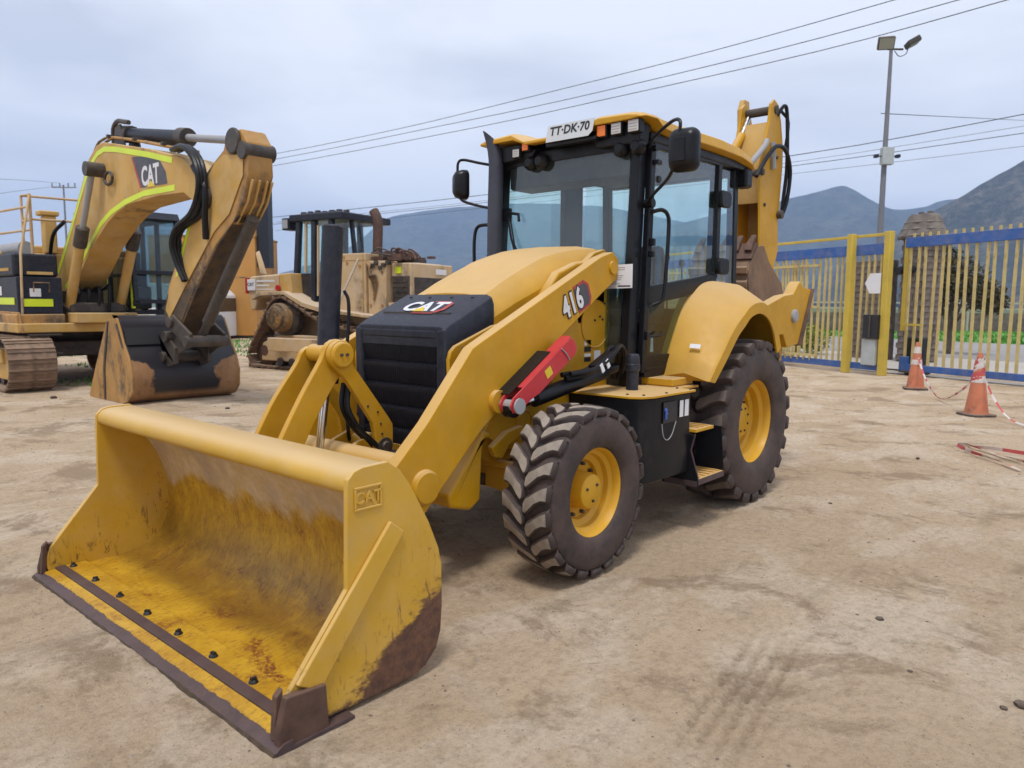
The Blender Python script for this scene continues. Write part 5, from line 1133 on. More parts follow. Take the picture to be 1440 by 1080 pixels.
    m.cyl((6.98, -.29, 3.66), (6.98, .16, 3.66), .11, 20); m.cyl((7.22, -.29, 3.50), (7.22, .16, 3.50), .115, 20); m.cyl((6.22, -.33, 2.98), (6.22, .27, 2.98), .16, 24)
    m.split('stick_pin', 'darkmetal', sk, bevel=.01)
    m = MB(); m.prism([(6.98, 2.70), (6.40, 2.325), (5.80, 1.775), (5.28, 1.235), (5.00, 1.08), (5.02, 1.06), (5.30, 1.215), (5.82, 1.755), (6.42, 2.305), (7.0, 2.68)], 'y', -.245, .105); m.prism([(5.75, 1.76), (5.28, 1.25), (4.98, 1.09), (4.77, 1.19), (4.72, 1.38), (4.86, 1.66), (5.15, 1.70)], 'y', -.2515, -.254); m.split('greasy_plate', 'grease', sk)
    m = MB()
    for y0 in (-.20, -.10, .01, .08): m.prism([(7.28, 3.14), (7.335, 3.12), (7.185, 2.85), (6.895, 2.585), (6.86, 2.62)], 'y', y0, y0+.02)
    m.split('stick_rib', 'old_yellow', sk)
    # bucket cylinder and linkage
    a = Vector((7.35, -.04, 2.75)); b = Vector((5.65, -.04, 1.08)); d = b-a
    a2 = Vector((7.08, -.06, 2.66)); b2 = Vector((5.50, -.06, 1.02)); d2 = b2-a2
    m = MB(); m.cyl(a2, a2+d2*.86, .085, 20); bc = m.build('bucket_cylinder', 'darkmetal', T)
    m = MB(); m.cyl(a2+d2*.85, b2, .06, 16); m.build('cylinder_rod', 'darkmetal', bc)
    m = MB()
    for y in (-.31, .20): m.prism([(5.66, 1.08), (5.52, .86), (5.04, 1.12), (5.08, 1.36)], 'y', y, y+.05); m.prism([(5.66, 1.02), (5.54, .92), (4.80, .62), (4.74, .78), (5.0, 1.0)], 'y', y+.055, y+.09)
    for x, z in ((5.58, .97), (5.06, 1.24), (4.90, 1.02), (4.78, .70)): m.cyl((x, -.36, z), (x, .30, z), .085, 18)
    m.split('bucket_link', 'darkmetal', T, bevel=.012)
    # fittings: boom foot, hose clamps, bolts, deck hoses, steps
    m = MB()
    for x, z in ((.55, 2.36), (1.25, 3.04), (2.0, 3.80), (2.9, 4.20), (3.9, 4.02), (4.9, 3.82)): m.box((x, -.12, z+.07), (.07, .30, .05))
    m.split('pipe_clamp', 'darkmetal', T, bevel=.005)
    m = MB()
    for k in range(5): m.tube(catmull([(1.15+.1*k, -.50+.16*k, 1.36), (1.35+.06*k, -.46+.15*k, 1.62+.05*k), (1.05+.08*k, -.34+.12*k, 1.78), (.80, -.28+.1*k, 1.70)], 4), .030, 7)
    m.split('swing_hose', 'black', T)
    m = MB(); m.bx(1.0, 1.5, -.50, .45, 1.341, 1.52); m.bx(.6, 1.0, -.34, .26, 1.341, 1.75); m.build('boom_foot_block', 'darkmetal', T, bevel=.03)
    m = MB()
    for z in (.62, .95): m.bx(1.66, 1.80, -1.25, -.75, z, z+.03)
    m.split('access_step', 'darkmetal', T)
    m = MB(); m.tube([(1.62, -1.10, 1.70), (1.64, -1.10, 1.86), (1.64, -.86, 1.86), (1.62, -.86, 1.70)], .012, 6); m.build('door_handle', 'old_dark_yellow', bxx)
    # hoses at the boom tip
    m = MB()
    for k, dy in enumerate((-.40, -.36, -.30)):
        m.tube(catmull([(5.30, dy+.1, 3.74), (5.85, dy, 3.70), (6.22, dy-.02, 3.45), (6.32, dy-.03, 3.10), (6.02+.06*k, dy, 2.78), (5.55, dy, 2.60), (5.38, dy, 2.38), (5.42, dy+.04, 2.12), (5.56, dy+.08, 1.85)], 6), .038, 8)
    m.tube(catmull([(6.0, -.33, 3.42), (6.35, -.36, 3.1), (6.30, -.34, 2.7), (6.22, -.3, 2.42)], 5), .045, 8)
    m.tube(catmull([(.3, -.36, 1.5), (.25, -.40, 2.1), (.55, -.42, 2.75), (.95, -.34, 3.0)], 5), .035, 8)
    m.split('boom_hose', 'black', T)
    # bucket
    B = [(4.02, 1.26), (4.40, 1.30), (4.52, 1.10), (4.60, .92), (4.76, .72), (4.86, .45), (4.84, .20), (4.70, .05), (4.50, .0), (3.2, .0), (3.15, .03), (3.5, .55)]
    outer = [(a, b) for a, b, _ in catmull([(4.20, 1.30, 0), (4.42, 1.28, 0), (4.52, 1.08, 0), (4.60, .92, 0), (4.78, .68, 0), (4.86, .42, 0), (4.80, .16, 0), (4.62, .03, 0), (4.3, .0, 0), (3.2, .0, 0)], 4)]
    inner = [(a-.04*max(0, min(1, (b)*3)), b+.035) for a, b in outer]
    off = -.0
    m = MB(); m.prism([(a-.25*0, b) for a, b in outer]+list(reversed(inner)), 'y', -.80+off, .86+off, smooth=True); bk = m.build('excavator_bucket', 'bucket_brown', T, bevel=.004)
    for y in (-.835, .861):
        m = MB(); m.prism(B, 'y', y, y+.034); m.build('bucket_side', 'old_dark_yellow', bk, bevel=.008)
    m = MB(); m.prism([(4.06, 1.24), (4.10, 1.24), (3.88, .50), (3.86, .02), (3.80, .02), (3.82, .52)], 'y', -.838, -.85); m.prism([(4.38, 1.20), (4.42, 1.22), (4.62, .85), (4.58, .85)], 'y', -.838, -.85); m.split('side_weld', 'darkmetal', bk)
    m = MB()
    for y in (-.30, .22): m.prism([(4.35, 1.24), (4.60, .85), (4.95, .98), (5.12, .85), (5.10, .62), (4.85, .55), (4.72, .75), (4.60, .86)], 'y', y, y+.06)
    m.split('bucket_ear', 'darkmetal', bk, bevel=.01)
    m = MB(); m.prism([(4.50, 1.14), (4.63, .90), (4.655, .90), (4.53, 1.15)], 'y', -.79, .85); m.build('bucket_back_plate', 'ink', bk)
M['grease'] = paint('greasy_black_steel', (.030, .020, .014), .45, .6, dustcol=(.20, .115, .045), var=.4, scale=3.)
M['track'] = paint('muddy_track', (.20, .13, .085), .75, .5, dustcol=(.36, .25, .17), var=.4, scale=5., bmp=.2)
def brown_black():
    m, nt, b = newmat('greasy_brown_bucket')
    tc = nt.nodes.new('ShaderNodeTexCoord'); sp = nt.nodes.new('ShaderNodeSeparateXYZ'); nt.links.new(tc.outputs['Object'], sp.inputs[0])
    X, Y, Z = sp.outputs
    c = mixc(nt, ramp(nt, noise(nt, 3, 7, .7, sc=(1, 1, .4)), .3, .7), (.26, .125, .045), (.36, .20, .095))
    c = mixc(nt, ramp(nt, noise(nt, 9, 7, .75), .5, .7, 0, .6), c, (.12, .07, .04))
    # black oil stain spreading down from the linkage
    dy = mth(nt, 'ABSOLUTE', mth(nt, 'ADD', Y, -.02)); w = mth(nt, 'ADD', ramp(nt, Z, .50, .90, .0, .75), .50)
    low = ramp(nt, Z, .10, .20)
    e = mth(nt, 'ADD', mth(nt, 'SUBTRACT', w, dy), mth(nt, 'MULTIPLY', mth(nt, 'SUBTRACT', noise(nt, 4, 6, .6), .5), .45))
    e2 = mth(nt, 'MULTIPLY', ramp(nt, e, -.02, .04), low)
    c = mixc(nt, e2, c, (.016, .014, .018)); nt.links.new(c, b.inputs['Base Color']); nt.links.new(ramp(nt, e2, 0, 1, .7, .42), b.inputs['Roughness']); return m
M['bucket_brown'] = brown_black()
excavator()

# ================================================================== bulldozer
def bulldozer():
    T = thing('bulldozer', 'dusty tan tracked bulldozer with a black cab and raised drive sprocket, behind the bucket cylinder', 'bulldozer', (-5.24, -11.03, 0), R(101.3))
    # local X forward, visible (right) side is negative Y
    for s in (-1, 1):
        y = s*1.05
        # belt triangle around raised sprocket
        pts = [(-2.15, .42), (-1.75, 1.02), (-1.42, 1.52), (-1.10, 1.66), (-.75, 1.55), (.2, 1.12), (1.45, .88), (1.78, .60), (1.68, .18), (1.35, .05), (-1.75, .05), (-2.1, .15)]
        cc = catmull([(a, b, 0) for a, b in pts], 6, closed=True); n = len(cc)
        m = MB(); m.prism([(a, b) for a, b in [(-1.9, .18), (-1.85, .60), (-1.3, .80), (.3, .80), (1.4, .68), (1.45, .18)]], 'y', y-.13, y+.13); tf = m.build('track_frame', 'tan_dusty', T, bevel=.03)
        me = MB(); me.box((0, 0, 0), (.18, .56, .045)); me.box((.06, 0, .045), (.03, .56, .06)); shoe = me.build('track_shoe', 'dozer_track', mesh_only=True)
        tot = sum(((cc[(i+1) % n][0]-cc[i][0])**2+(cc[(i+1) % n][1]-cc[i][1])**2)**.5 for i in range(n)); N = int(tot/.2); acc = 0; tgt = 0; k = 0
        for i in range(n):
            a = cc[i]; b = cc[(i+1) % n]; l = ((b[0]-a[0])**2+(b[1]-a[1])**2)**.5
            while tgt < acc+l and k < N:
                t = (tgt-acc)/l; x = a[0]+(b[0]-a[0])*t; z = a[1]+(b[1]-a[1])*t; ang = math.atan2(b[1]-a[1], b[0]-a[0])
                sub('track_shoe', tf, shoe, loc=(x, y, z), rot=(0, -ang, 0)); k += 1; tgt += tot/N
            acc += l
        m = MB(); cz = 1.20
        m.lathe([(0, -.20), (.30, -.20), (.42, -.12), (.44, -.10), (.44, .10), (0, .10)], 26, c=(-1.10, y, cz)); m.build('drive_sprocket', 'darkmetal', tf, ang=30)
        P = [(0, .48), (.20, .48), (.24, .46), (.25, .38), (.31, .36), (.33, .33), (.33, .10), (0, .10)]
        m = MB(); m.lathe([(r, a*s) for r, a in P], 30, c=(-1.10, y, cz))
        for k in range(10): a = 2*PI*k/10; m.cyl((-1.10+.17*math.cos(a), y+.48*s, cz+.17*math.sin(a)), (-1.10+.17*math.cos(a), y+.50*s, cz+.17*math.sin(a)), .022, 8)
        m.build('final_drive_hub', 'old_dark_yellow', tf, ang=35)
        m = MB()
        for x, z, r in ((-1.78, .42, .36), (1.40, .46, .36)): m.lathe([(0, -.14), (.12, -.14), (.14, -.08), (r-.06, -.08), (r, -.05), (r, .05), (r-.06, .08), (.14, .08), (.12, .14), (0, .14)], 24, c=(x, y, z))
        m.split('idler_wheel', 'rust', tf, ang=35)
        m = MB()
        for k in range(7): m.lathe([(0, -.17), (.10, -.17), (.10, .17), (0, .17)], 14, c=(-1.25+k*.38, y, .17))
        tag(m.build('track_rollers', 'darkmetal', tf, ang=35), kind='stuff')
    # main body
    m = MB(); m.bx(-1.9, 1.9, -.62, .62, .55, 1.25); m.build('main_frame', 'tan_dusty', T, bevel=.03)
    m = MB(); m.prism([(-2.25, 1.35), (-2.35, 1.95), (-2.25, 2.15), (-1.30, 2.20), (-1.30, 1.60), (-1.45, 1.72), (-1.95, 1.66), (-2.1, 1.35)], 'y', -1.15, 1.15); ft = m.build('fuel_tank', 'tan_dusty', T, bevel=.05, seg=3)
    m = MB(); m.bx(-2.30, -2.05, -1.19, -1.151, 1.82, 2.08); m.build('lamp_plate', 'white_print', ft, bevel=.01)
    text('lettering', 'CAT', (-2.18, -1.192, 1.96), (1, 0, 0), (0, 0, 1), .11, 'grey_print', ft, bold=.003, depth=.002)
    m = MB(); m.bx(-2.02, -1.42, -1.156, -1.151, 2.02, 2.06); m.bx(-2.02, -1.60, -1.156, -1.151, 1.92, 1.955); m.bx(-2.0, -1.45, -1.156, -1.151, 1.84, 1.86); m.split('tank_stripe', 'white_print', ft)
    m = MB(); m.bx(-2.42, -2.36, -1.15, -1.05, 1.75, 2.12); m.cyl((-1.30, -1.19, 1.88), (-1.30, -1.14, 1.88), .07, 14); m.split('red_lamp', 'tail_red', ft, bevel=.01)
    m = MB()
    for s in (-1, 1): m.prism([(-2.05, 1.60), (-1.80, 1.78), (-1.0, 1.80), (-.4, 1.55), (.2, 1.42), (1.6, 1.28), (1.6, 1.22), (.1, 1.34), (-.45, 1.46), (-1.0, 1.72), (-1.75, 1.70)], 'y', s*.75, s*1.30)
    m.split('track_fender', 'tan_dusty', T, bevel=.01)
    m = MB(); m.prism([(-1.30, 1.61), (-1.30, 2.20), (-.95, 2.22), (-.9, 1.66)], 'y', -1.12, -.70); m.build('side_tank', 'old_yellow', T, bevel=.03)
    # cab
    m = MB(); Y0, Y1 = -.82, .82
    zt = 3.40
    for (x, x2) in ((-1.05, -.98), (-.50, -.50), (.10, .02)):
        for y in (Y0, Y1): m.beam((x, y, 1.45 if x > -1 else 2.0), (x2, y*.93, zt), .13, .12, (0, 1, 0))
    m.beam((.42, -.42, 2.35), (.30, -.42, zt), .09, .09, (0, 1, 0)); m.beam((.42, .42, 2.35), (.30, .42, zt), .09, .09, (0, 1, 0))
    m.prism([(-1.40, 2.16), (-.62, 2.16), (-.62, 1.45), (.10, 1.45), (.42, 1.8), (.42, 2.35), (.10, 2.35), (.10, 2.28), (-1.40, 2.28)], 'y', Y0+.05, Y0+.10) if False else None
    m.split('cab_post', 'black_dusty', T, bevel=.02)
    m = MB(); m.bx(-1.22, .40, -.86, .86, 3.40, 3.56); m.bx(-1.05, .1, -.6, .6, 3.561, 3.62); m.build('cab_roof', 'black_dusty', T, bevel=.04)
    m = MB(); m.bx(-1.05, .10, -.78, .78, 1.40, 1.62); m.bx(-1.05, -.55, -.78, .78, 1.6, 2.22); m.build('cab_base', 'dark', T, bevel=.02)
    m = MB(); m.loft([[(-1.0, -.80, 2.24), (-.55, -.80, 2.24), (-.55, -.795, 2.24), (-1.0, -.795, 2.24)], [(-.95, -.76, 3.38), (-.55, -.76, 3.38), (-.55, -.755, 3.38), (-.95, -.755, 3.38)]]); m.loft([[(-.44, -.80, 1.65), (.06, -.80, 1.65), (.06, -.795, 1.65), (-.44, -.795, 1.65)], [(-.44, -.76, 3.38), (.02, -.76, 3.38), (.02, -.755, 3.38), (-.44, -.755, 3.38)]])
    m.loft([[(-1.10, -.76, 2.24), (-1.10, .76, 2.24), (-1.095, .76, 2.24), (-1.095, -.76, 2.24)], [(-1.04, -.72, 3.38), (-1.04, .72, 3.38), (-1.035, .72, 3.38), (-1.035, -.72, 3.38)]])
    m.loft([[(.10, -.78, 2.3), (.42, -.40, 2.3), (.418, -.395, 2.3), (.098, -.775, 2.3)], [(.04, -.72, 3.38), (.32, -.38, 3.38), (.318, -.375, 3.38), (.038, -.715, 3.38)]]); m.loft([[(.43, -.38, 2.36), (.43, .38, 2.36), (.425, .38, 2.36), (.425, -.38, 2.36)], [(.31, -.38, 3.38), (.31, .38, 3.38), (.305, .38, 3.38), (.305, -.38, 3.38)]])
    m.split('cab_glass', 'glass', T)
    m = MB(); m.beam((-.77, -.81, 2.24), (-.76, -.77, 3.38), .05, .05, (0, 1, 0)); m.beam((-.38, -.82, 1.70), (-.38, -.775, 3.3), .04, .04, (0, 1, 0)); m.tube([(.13, -.86, 1.75), (.15, -.90, 1.8), (.15, -.90, 2.2), (.13, -.86, 2.25)], .018, 8); m.split('door_frame', 'tan_dusty', T)
    m = MB(); m.bx(-.6, -.1, -.3, .3, 1.65, 2.0); m.bx(-.7, -.55, -.3, .3, 2.0, 2.75); m.bx(-.15, .0, -.60, -.42, 2.55, 2.85); m.build('cab_seat', 'dark', T, bevel=.04)
    m = MB(); m.bx(-1.46, -1.23, -.86, -.55, 3.22, 3.50); lb = m.build('rear_lamp_box', 'black_dusty', T, bevel=.03)
    m = MB(); m.bx(-1.468, -1.462, -.82, -.59, 3.27, 3.46); m.bx(-1.44, -1.26, -.868, -.861, 3.26, 3.46); m.build('lens', 'seal', lb)
    # loose roof clutter
    m = MB()
    for k in range(9): m.box((-1.1+k*.15, -.5+.07*(k % 3), 3.63+.015*(k % 2)), (.11, .08, .05))
    m.split('roof_bracket', 'darkmetal', T)
    # engine enclosure
    m = MB(); m.bx(.46, 2.15, -.50, .50, 1.25, 2.42); m.build('engine_hood', 'tan_dusty', T, bevel=.03)
    m = MB(); m.bx(.20, 1.18, -.98, -.52, 1.30, 2.62); ep = m.build('side_enclosure', 'tan_dusty', T, bevel=.02)
    m = MB(); m.beam((.28, -.985, 1.38), (.98, -.985, 2.50), .05, .012, (0, 1, 0)); m.build('diagonal_strip', 'white_dust', ep)
    m = MB(); m.bx(1.10, 1.115, -.985, -.981, 1.32, 2.60); m.bx(.22, 1.16, -.985, -.981, 2.46, 2.475); m.bx(.25, .60, -.985, -.981, 2.50, 2.57); m.build('panel_seam', 'old_dark_yellow', ep)
    m = MB(); m.bx(1.20, 1.70, -.93, -.52, 1.3, 2.45); m.build('front_side_panel', 'tan_dusty', T, bevel=.02)
    m = MB(); m.bx(1.72, 2.25, -.78, .78, 1.0, 2.40); rg = m.build('radiator_guard', 'tan_dusty', T, bevel=.03)
    m = MB(); m.bx(1.76, 2.22, -.80, -.781, 1.3, 2.12); m.bx(2.251, 2.262, -.66, .66, 1.1, 2.10); m.build('radiator_screen', 'darkmetal', rg)
    m = MB(); m.bx(1.85, 2.0, -.805, -.783, 2.18, 2.32); m.build('reflective_tape', 'hivis', rg)
    m = MB(); m.bx(2.262, 2.266, .1, .5, 2.18, 2.30); m.build('front_sticker', 'white_print', rg)
    m = MB(); m.tube(catmull([(.95, -.30, 2.4), (.95, -.30, 2.8), (.97, -.30, 3.2), (.95, -.30, 3.42), (.85, -.30, 3.60)], 4), [.11]*17, 18); m.build('exhaust_stack', 'rust', T)
    m = MB(); m.cyl((1.0, .1, 2.43), (1.0, .1, 2.68), .10, 14); m.cyl((1.0, -.28, 2.56), (1.9, -.28, 2.62), .06, 12); m.bx(.75, 1.9, -.2, .25, 2.425, 2.52); m.cyl((1.6, .0, 2.52), (1.6, .0, 2.66), .07, 12)
    m.tube(catmull([(1.2, -.8, 2.62), (1.45, -.85, 2.72), (1.75, -.8, 2.62), (1.9, -.8, 2.5)], 4), .02, 6); m.tube([(1.3, -.90, 2.62), (1.9, -.90, 2.55)], .02, 6)
    for k in range(6): m.box((1.25+.1*k, -.93+.02*(k % 2), 2.30+.05*(k % 3)), (.09, .10, .09))
    m.split('hood_fitting', 'darkmetal', T, bevel=.006)
    m = MB(); m.cyl((1.18, .2, 2.60), (1.18, .2, 2.74), .08, 14); m.build('red_cap', 'tail_red', T)
    m = MB()
    for k in range(5): m.tube(catmull([(1.22+.03*k, -.98, 2.42-.05*k), (1.35, -1.05, 2.3-.04*k), (1.30+.05*k, -1.0, 2.1), (1.38, -.96, 2.0-.1*k)], 4), .022, 6)
    m.split('loose_hose', 'old_dark_yellow', T)
    m = MB()
    for k in range(7): m.bx(1.80, 2.18, -.812, -.800, 1.36+k*.105, 1.40+k*.105)
    m.split('guard_slat', 'darkmetal', rg)
    m = MB()
    for x, z in ((.30, 1.45), (.30, 2.35), (1.02, 1.45), (1.02, 2.35), (.66, 2.42)): m.cyl((x, -.98, z), (x, -1.0, z), .03, 8)
    for x, z in ((1.28, 1.5), (1.60, 1.5), (1.28, 2.2), (1.60, 2.2)): m.cyl((x, -.93, z), (x, -.95, z), .03, 8)
    m.split('panel_latch', 'old_dark_yellow', T)
    rs = random.Random(11); m = MB()
    for k in range(26):
        x = rs.uniform(.5, 2.2); y = rs.uniform(-.85, .3); m.box((x, y, 2.50+rs.random()*.10), (rs.uniform(.05, .2), rs.uniform(.05, .16), rs.uniform(.04, .14)), Matrix.Rotation(rs.random(), 3, 'Z'))
    for k in range(8):
        x = rs.uniform(.7, 1.9); y = rs.uniform(-.8, .1); m.tube(catmull([(x, y, 2.46), (x+.1, y-.05, 2.66+rs.random()*.1), (x+.3, y+.03, 2.62), (x+.42, y, 2.48)], 4), .022, 6)
    m.split('hood_part', 'rust', T)
    m = MB()
    for k in range(6): m.box((-1.5+.28*k, -1.18, 1.28+.03*(k % 2)), (.16, .10, .10))
    m.split('mud_clump', 'mud', T, bevel=.03)
    # lift cylinders and blade arm low on the side
    m = MB(); m.bx(-1.2, 2.6, -1.62, -1.46, .45, .75); m.bx(-1.2, 2.6, 1.46, 1.62, .45, .75); m.split('push_arm', 'tan_dusty', T, bevel=.02)
    m = MB(); m.loft([[(2.6+.10*math.cos(t), y, .35+.95*(1-math.cos(t*1.0))*.9) for t in (0, .5, 1., 1.5, 2.)]+[(2.72+.10*math.cos(t), y, .35+.95*(1-math.cos(t*1.0))*.9) for t in (2., 1.5, 1., .5, 0)] for y in (-1.9, 1.9)]); m.build('blade', 'tan_dusty', T)
    # bent tarp-like plate by the rear of the cab
    m = MB(); m.loft([[(-1.95, -1.10, 2.22), (-1.78, -1.08, 2.20), (-1.76, -1.06, 2.20), (-1.93, -1.08, 2.22)], [(-2.05, -1.08, 2.5), (-1.92, -1.05, 2.48), (-1.90, -1.03, 2.48), (-2.03, -1.06, 2.5)], [(-2.20, -1.0, 2.72), (-2.12, -.98, 2.76), (-2.10, -.96, 2.76), (-2.18, -.98, 2.72)]]); m.build('bent_guard', 'tan_dusty', T, bevel=.01)
M['dozer_track'] = paint('rusty_muddy_track', (.17, .095, .055), .8, .45, dustcol=(.33, .23, .15), var=.4, scale=5., bmp=.2)
M['white_dust'] = paint('dusty_white_strip', (.60, .55, .47), .7, .3)
bulldozer()

# ================================================================== fence and gate
def fence():
    rz = R(65.15)
    F1 = thing('sliding_gate', 'yellow barred fence panel with blue rails and two thick posts, left of the cones', 'fence', (-12.36, -1.31, 0), rz)
    def bar_mesh(z0, z1, w=.042): m = MB(); m.bx(-w/2, w/2, -w/2, w/2, z0, z1); return m
    m = MB(); m.bx(-9.5, -.02, -.03, .03, .10, .25); m.bx(-9.5, -.05, -.04, .04, 2.70, 2.94); m.split('blue_rail', 'blue', F1, bevel=.006)
    m = MB(); m.bx(-9.5, .04, -.03, .03, 3.10, 3.165); m.build('top_rail', 'post_yellow', F1, bevel=.01)
    me = bar_mesh(.251, 2.699).build('fence_bar', 'fence_yellow', mesh_only=True)
    for k in range(52): sub('fence_bar', F1, me, loc=(-.16-.178*k, 0, 0), rot=(R(.5*math.sin(k*1.7)), R(.7*math.sin(k*3.1)+.5*math.sin(k*.9)), 0))
    m = MB(); m.bx(-.075, .075, -.075, .075, 0, 3.19); pm = m.build('fence_post', 'post_yellow', mesh_only=True)
    for x, y in ((-.90, -.12), (.02, -.02)):
        o = sub('fence_post', F1, pm, loc=(x, y, 0)); b = o.modifiers.new('b', 'BEVEL'); b.width = .01; b.segments = 2
    m = MB(); m.bx(-.42, -.03, -.19, -.09, .82, 1.36); lb = m.build('lock_box', 'ink', F1, bevel=.015)
    m = MB(); m.cyl((-.22, -.20, .85), (-.22, -.20, 1.33), .02, 8); m.build('lock_bar', 'darkmetal', lb)
    m = MB(); m.bx(-.46, -.10, -.15, -.06, .22, .80); m.build('motor_cover', 'box_grey', F1, bevel=.015)
    m = MB(); m.prism([(-.06, 1.83), (-.06, 2.28), (-.34, 2.28), (-.47, 2.06), (-.34, 1.83)], 'y', -.13, -.115); m.build('arrow_sign', 'white_print', F1, bevel=.003)
    F0 = thing('rear_fence', 'second yellow barred fence seen through the bars of the left gate panel', 'fence', (-13.1, -3.0, 0), R(66.5))
    m = MB(); m.bx(-8, 0, -.02, .02, 2.50, 2.56); m.bx(-8, 0, -.02, .02, .3, .36); m.bx(-8, 0, -.02, .02, 1.5, 1.55); m.split('fence_rail', 'fence_yellow', F0)
    me = bar_mesh(.20, 2.62, .035).build('fence_bar', 'fence_yellow', mesh_only=True)
    for k in range(40): sub('fence_bar', F0, me, loc=(-.05-.2*k, .03, 0))
    F2 = thing('entrance_gate', 'tall yellow barred gate with deep blue top and bottom rails behind the two cones', 'gate', (-13.03, -1.15, 0), rz)
    m = MB(); m.bx(.05, 9.0, -.04, .04, .10, .245); m.bx(.05, 9.0, -.05, .05, 2.86, 3.08); m.bx(.06, .26, -.055, .055, .095, .42); m.split('blue_rail', 'blue', F2, bevel=.008)
    me = bar_mesh(.246, 2.859, .046).build('gate_bar', 'fence_yellow', mesh_only=True)
    for k in range(46): sub('gate_bar', F2, me, loc=(.16+.192*k, 0, 0), rot=(R(.4*math.sin(k*1.3)), R(.6*math.sin(k*2.3)+.4*math.sin(k*.7)), 0))
    m = MB(); m.bx(-.02, .02, -.02, .02, 3.08, 3.17); me = m.build('gate_spike', 'fence_yellow', mesh_only=True)
    for k in range(46): sub('gate_spike', F2, me, loc=(.22+.192*k, 0, 0))
    m = MB(); m.bx(3.55, 3.72, -.06, .06, .0, 3.0); m.build('gate_stile', 'post_yellow', F2, bevel=.01)
    m = MB(); m.bx(.02, .10, -.03, .03, 1.0, 3.05); m.bx(.12, .55, -.10, -.06, 1.12, 1.16); m.split('gate_frame', 'post_yellow', F2)
    m = MB(); m.bx(.1, .75, -.10, .10, .06, .10); m.build('gate_track', 'darkmetal', F2)
    m = MB(); m.bx(.06, .50, .12, .40, 0, .85); m.build('gate_motor', 'ink', F2, bevel=.03)
    o = strip('gate_sill', 'concrete sill under the gate', M['concrete'], [(-13.6, -2.4), (-11.9, 1.6)], [(-13.95, -2.2), (-12.3, 1.75)], .012)
fence()

# ---------------- rustic stone tower with thatched cap, stone wall
def tower():
    T = thing('stone_tower', 'narrow brown stone tower with a thatched pyramid roof behind the gate', 'tower', (-17.1, -1.72, 0), R(65))
    m = MB(); m.bx(-.34, .34, -.34, .34, 0, 3.42); m.build('tower_wall', 'stone', T, bevel=.03)
    rs = random.Random(8); me = MB(); me.box((0, 0, 0), (.30, .05, .17)); me = me.build('stone', 'stone', mesh_only=True)
    for k in range(60):
        r, c = divmod(k, 3); z = .15+r*.165
        if z > 3.35: break
        for face in (0, 1):
            a = (-.23+c*.21+(r % 2)*.06); o = sub('stone', T, me, loc=(a, -.35, z) if face == 0 else (.35, a, z), rot=(0, 0, 0 if face == 0 else R(90))); o.scale = (.58+.15*rs.random(), 1+rs.random()*.8, .85+.1*rs.random())
    rings = []
    for w, z in ((.60, 3.36), (.62, 3.41), (.58, 3.52), (.52, 3.66), (.45, 3.82), (.39, 3.96), (.36, 4.0)):
        rings.append([(w*math.cos(2*PI*k/20)*(1+.05*math.sin(k*2.7)), w*math.sin(2*PI*k/20)*(1+.04*math.cos(k*3.3)), z+.02*math.sin(k*1.9)) for k in range(20)])
    m = MB(); m.loft(rings); rf = m.build('roof', 'thatch', T)
    m = MB()
    for k in range(3): r = .62-.075*k; z = 3.40+.18*k; m.lathe([(r-.1, z), (r, z-.02), (r+.015, z+.03), (r-.08, z+.10)], 20, 'z')
    m.split('thatch_layer', 'thatch', rf)
    m = MB(); m.box((-.10, 0, 4.04), (.10, .10, .10)); m.box((.16, 0, 4.04), (.10, .10, .10)); m.split('roof_cap', 'thatch', rf)
    m = MB(); m.cyl((-.25, -.36, 2.55), (-.25, -.6, 2.5), .11, 14); m.cyl((.06, -.36, 2.55), (.06, -.6, 2.5), .10, 14); m.split('wall_lamp', 'ink', T)
    W = thing('stone_wall', 'rough brown stone wall seen through the gate bars beside the arrow sign', 'wall', (-17.4, -2.5, 0), R(65))
    m = MB(); m.bx(-1.35, .05, -.15, .15, 0, 2.85); m.build('wall_core', 'stone', W, bevel=.02)
    for k in range(96):
        r, c = divmod(k, 6); z = .12+r*.175
        if z > 2.8: break
        o = sub('stone', W, me, loc=(-1.2+c*.235+(r % 2)*.08, -.16, z)); o.scale = (.7+.2*rs.random(), 1+rs.random(), .9+.1*rs.random())
tower()

def leaf_cloud(m, blobs, n, size, seed):
    rs = np.random.RandomState(seed)
    for i in range(n):
        b = blobs[rs.randint(len(blobs))]; v = rs.randn(3); v /= np.linalg.norm(v); r = b[3]*(rs.rand()**.4)
        if vnoise(np.array([v[0]*2+b[0]*3+9]), np.array([v[2]*2+v[1]+9]), seed)[0] < .35: r *= .75
        p = np.array(b[:3])+v*r*np.array((1, 1, b[4])); a = rs.randn(3); a /= np.linalg.norm(a); c = np.cross(a, rs.randn(3)); c /= np.linalg.norm(c); s = size*(.6+.8*rs.rand())
        m.k = 0 if rs.rand() < .6 else 1
        m.add([p-a*s, p+c*s*.45, p+a*s, p-c*s*.45], [(0, 1, 2, 3)])
def plant(name, label, cat, loc, blobs, n, size, seed, cols, trunk=None, group=None):
    T = thing(name, label, cat, loc, 0, group); m = MB(); leaf_cloud(m, blobs, n, size, seed)
    ms = [flat('leaf_%d_%d' % (seed, k), c, .8) for k, c in enumerate(cols)]
    me = m.build('crown', ms, T)
    t = MB(); h = trunk or 1.0
    t.tube([(0, 0, 0), (.04, 0, h*.5), (0, .03, h)], [.12, .09, .05], 8)
    for k in range(5): a = k*1.3; b = blobs[k % len(blobs)]; t.tube([(0, 0, h*.45), (b[0]*.5, b[1]*.5, h*.8), (b[0], b[1], b[2])], [.06, .04, .015], 6)
    t.build('trunk', 'bark', T); return T
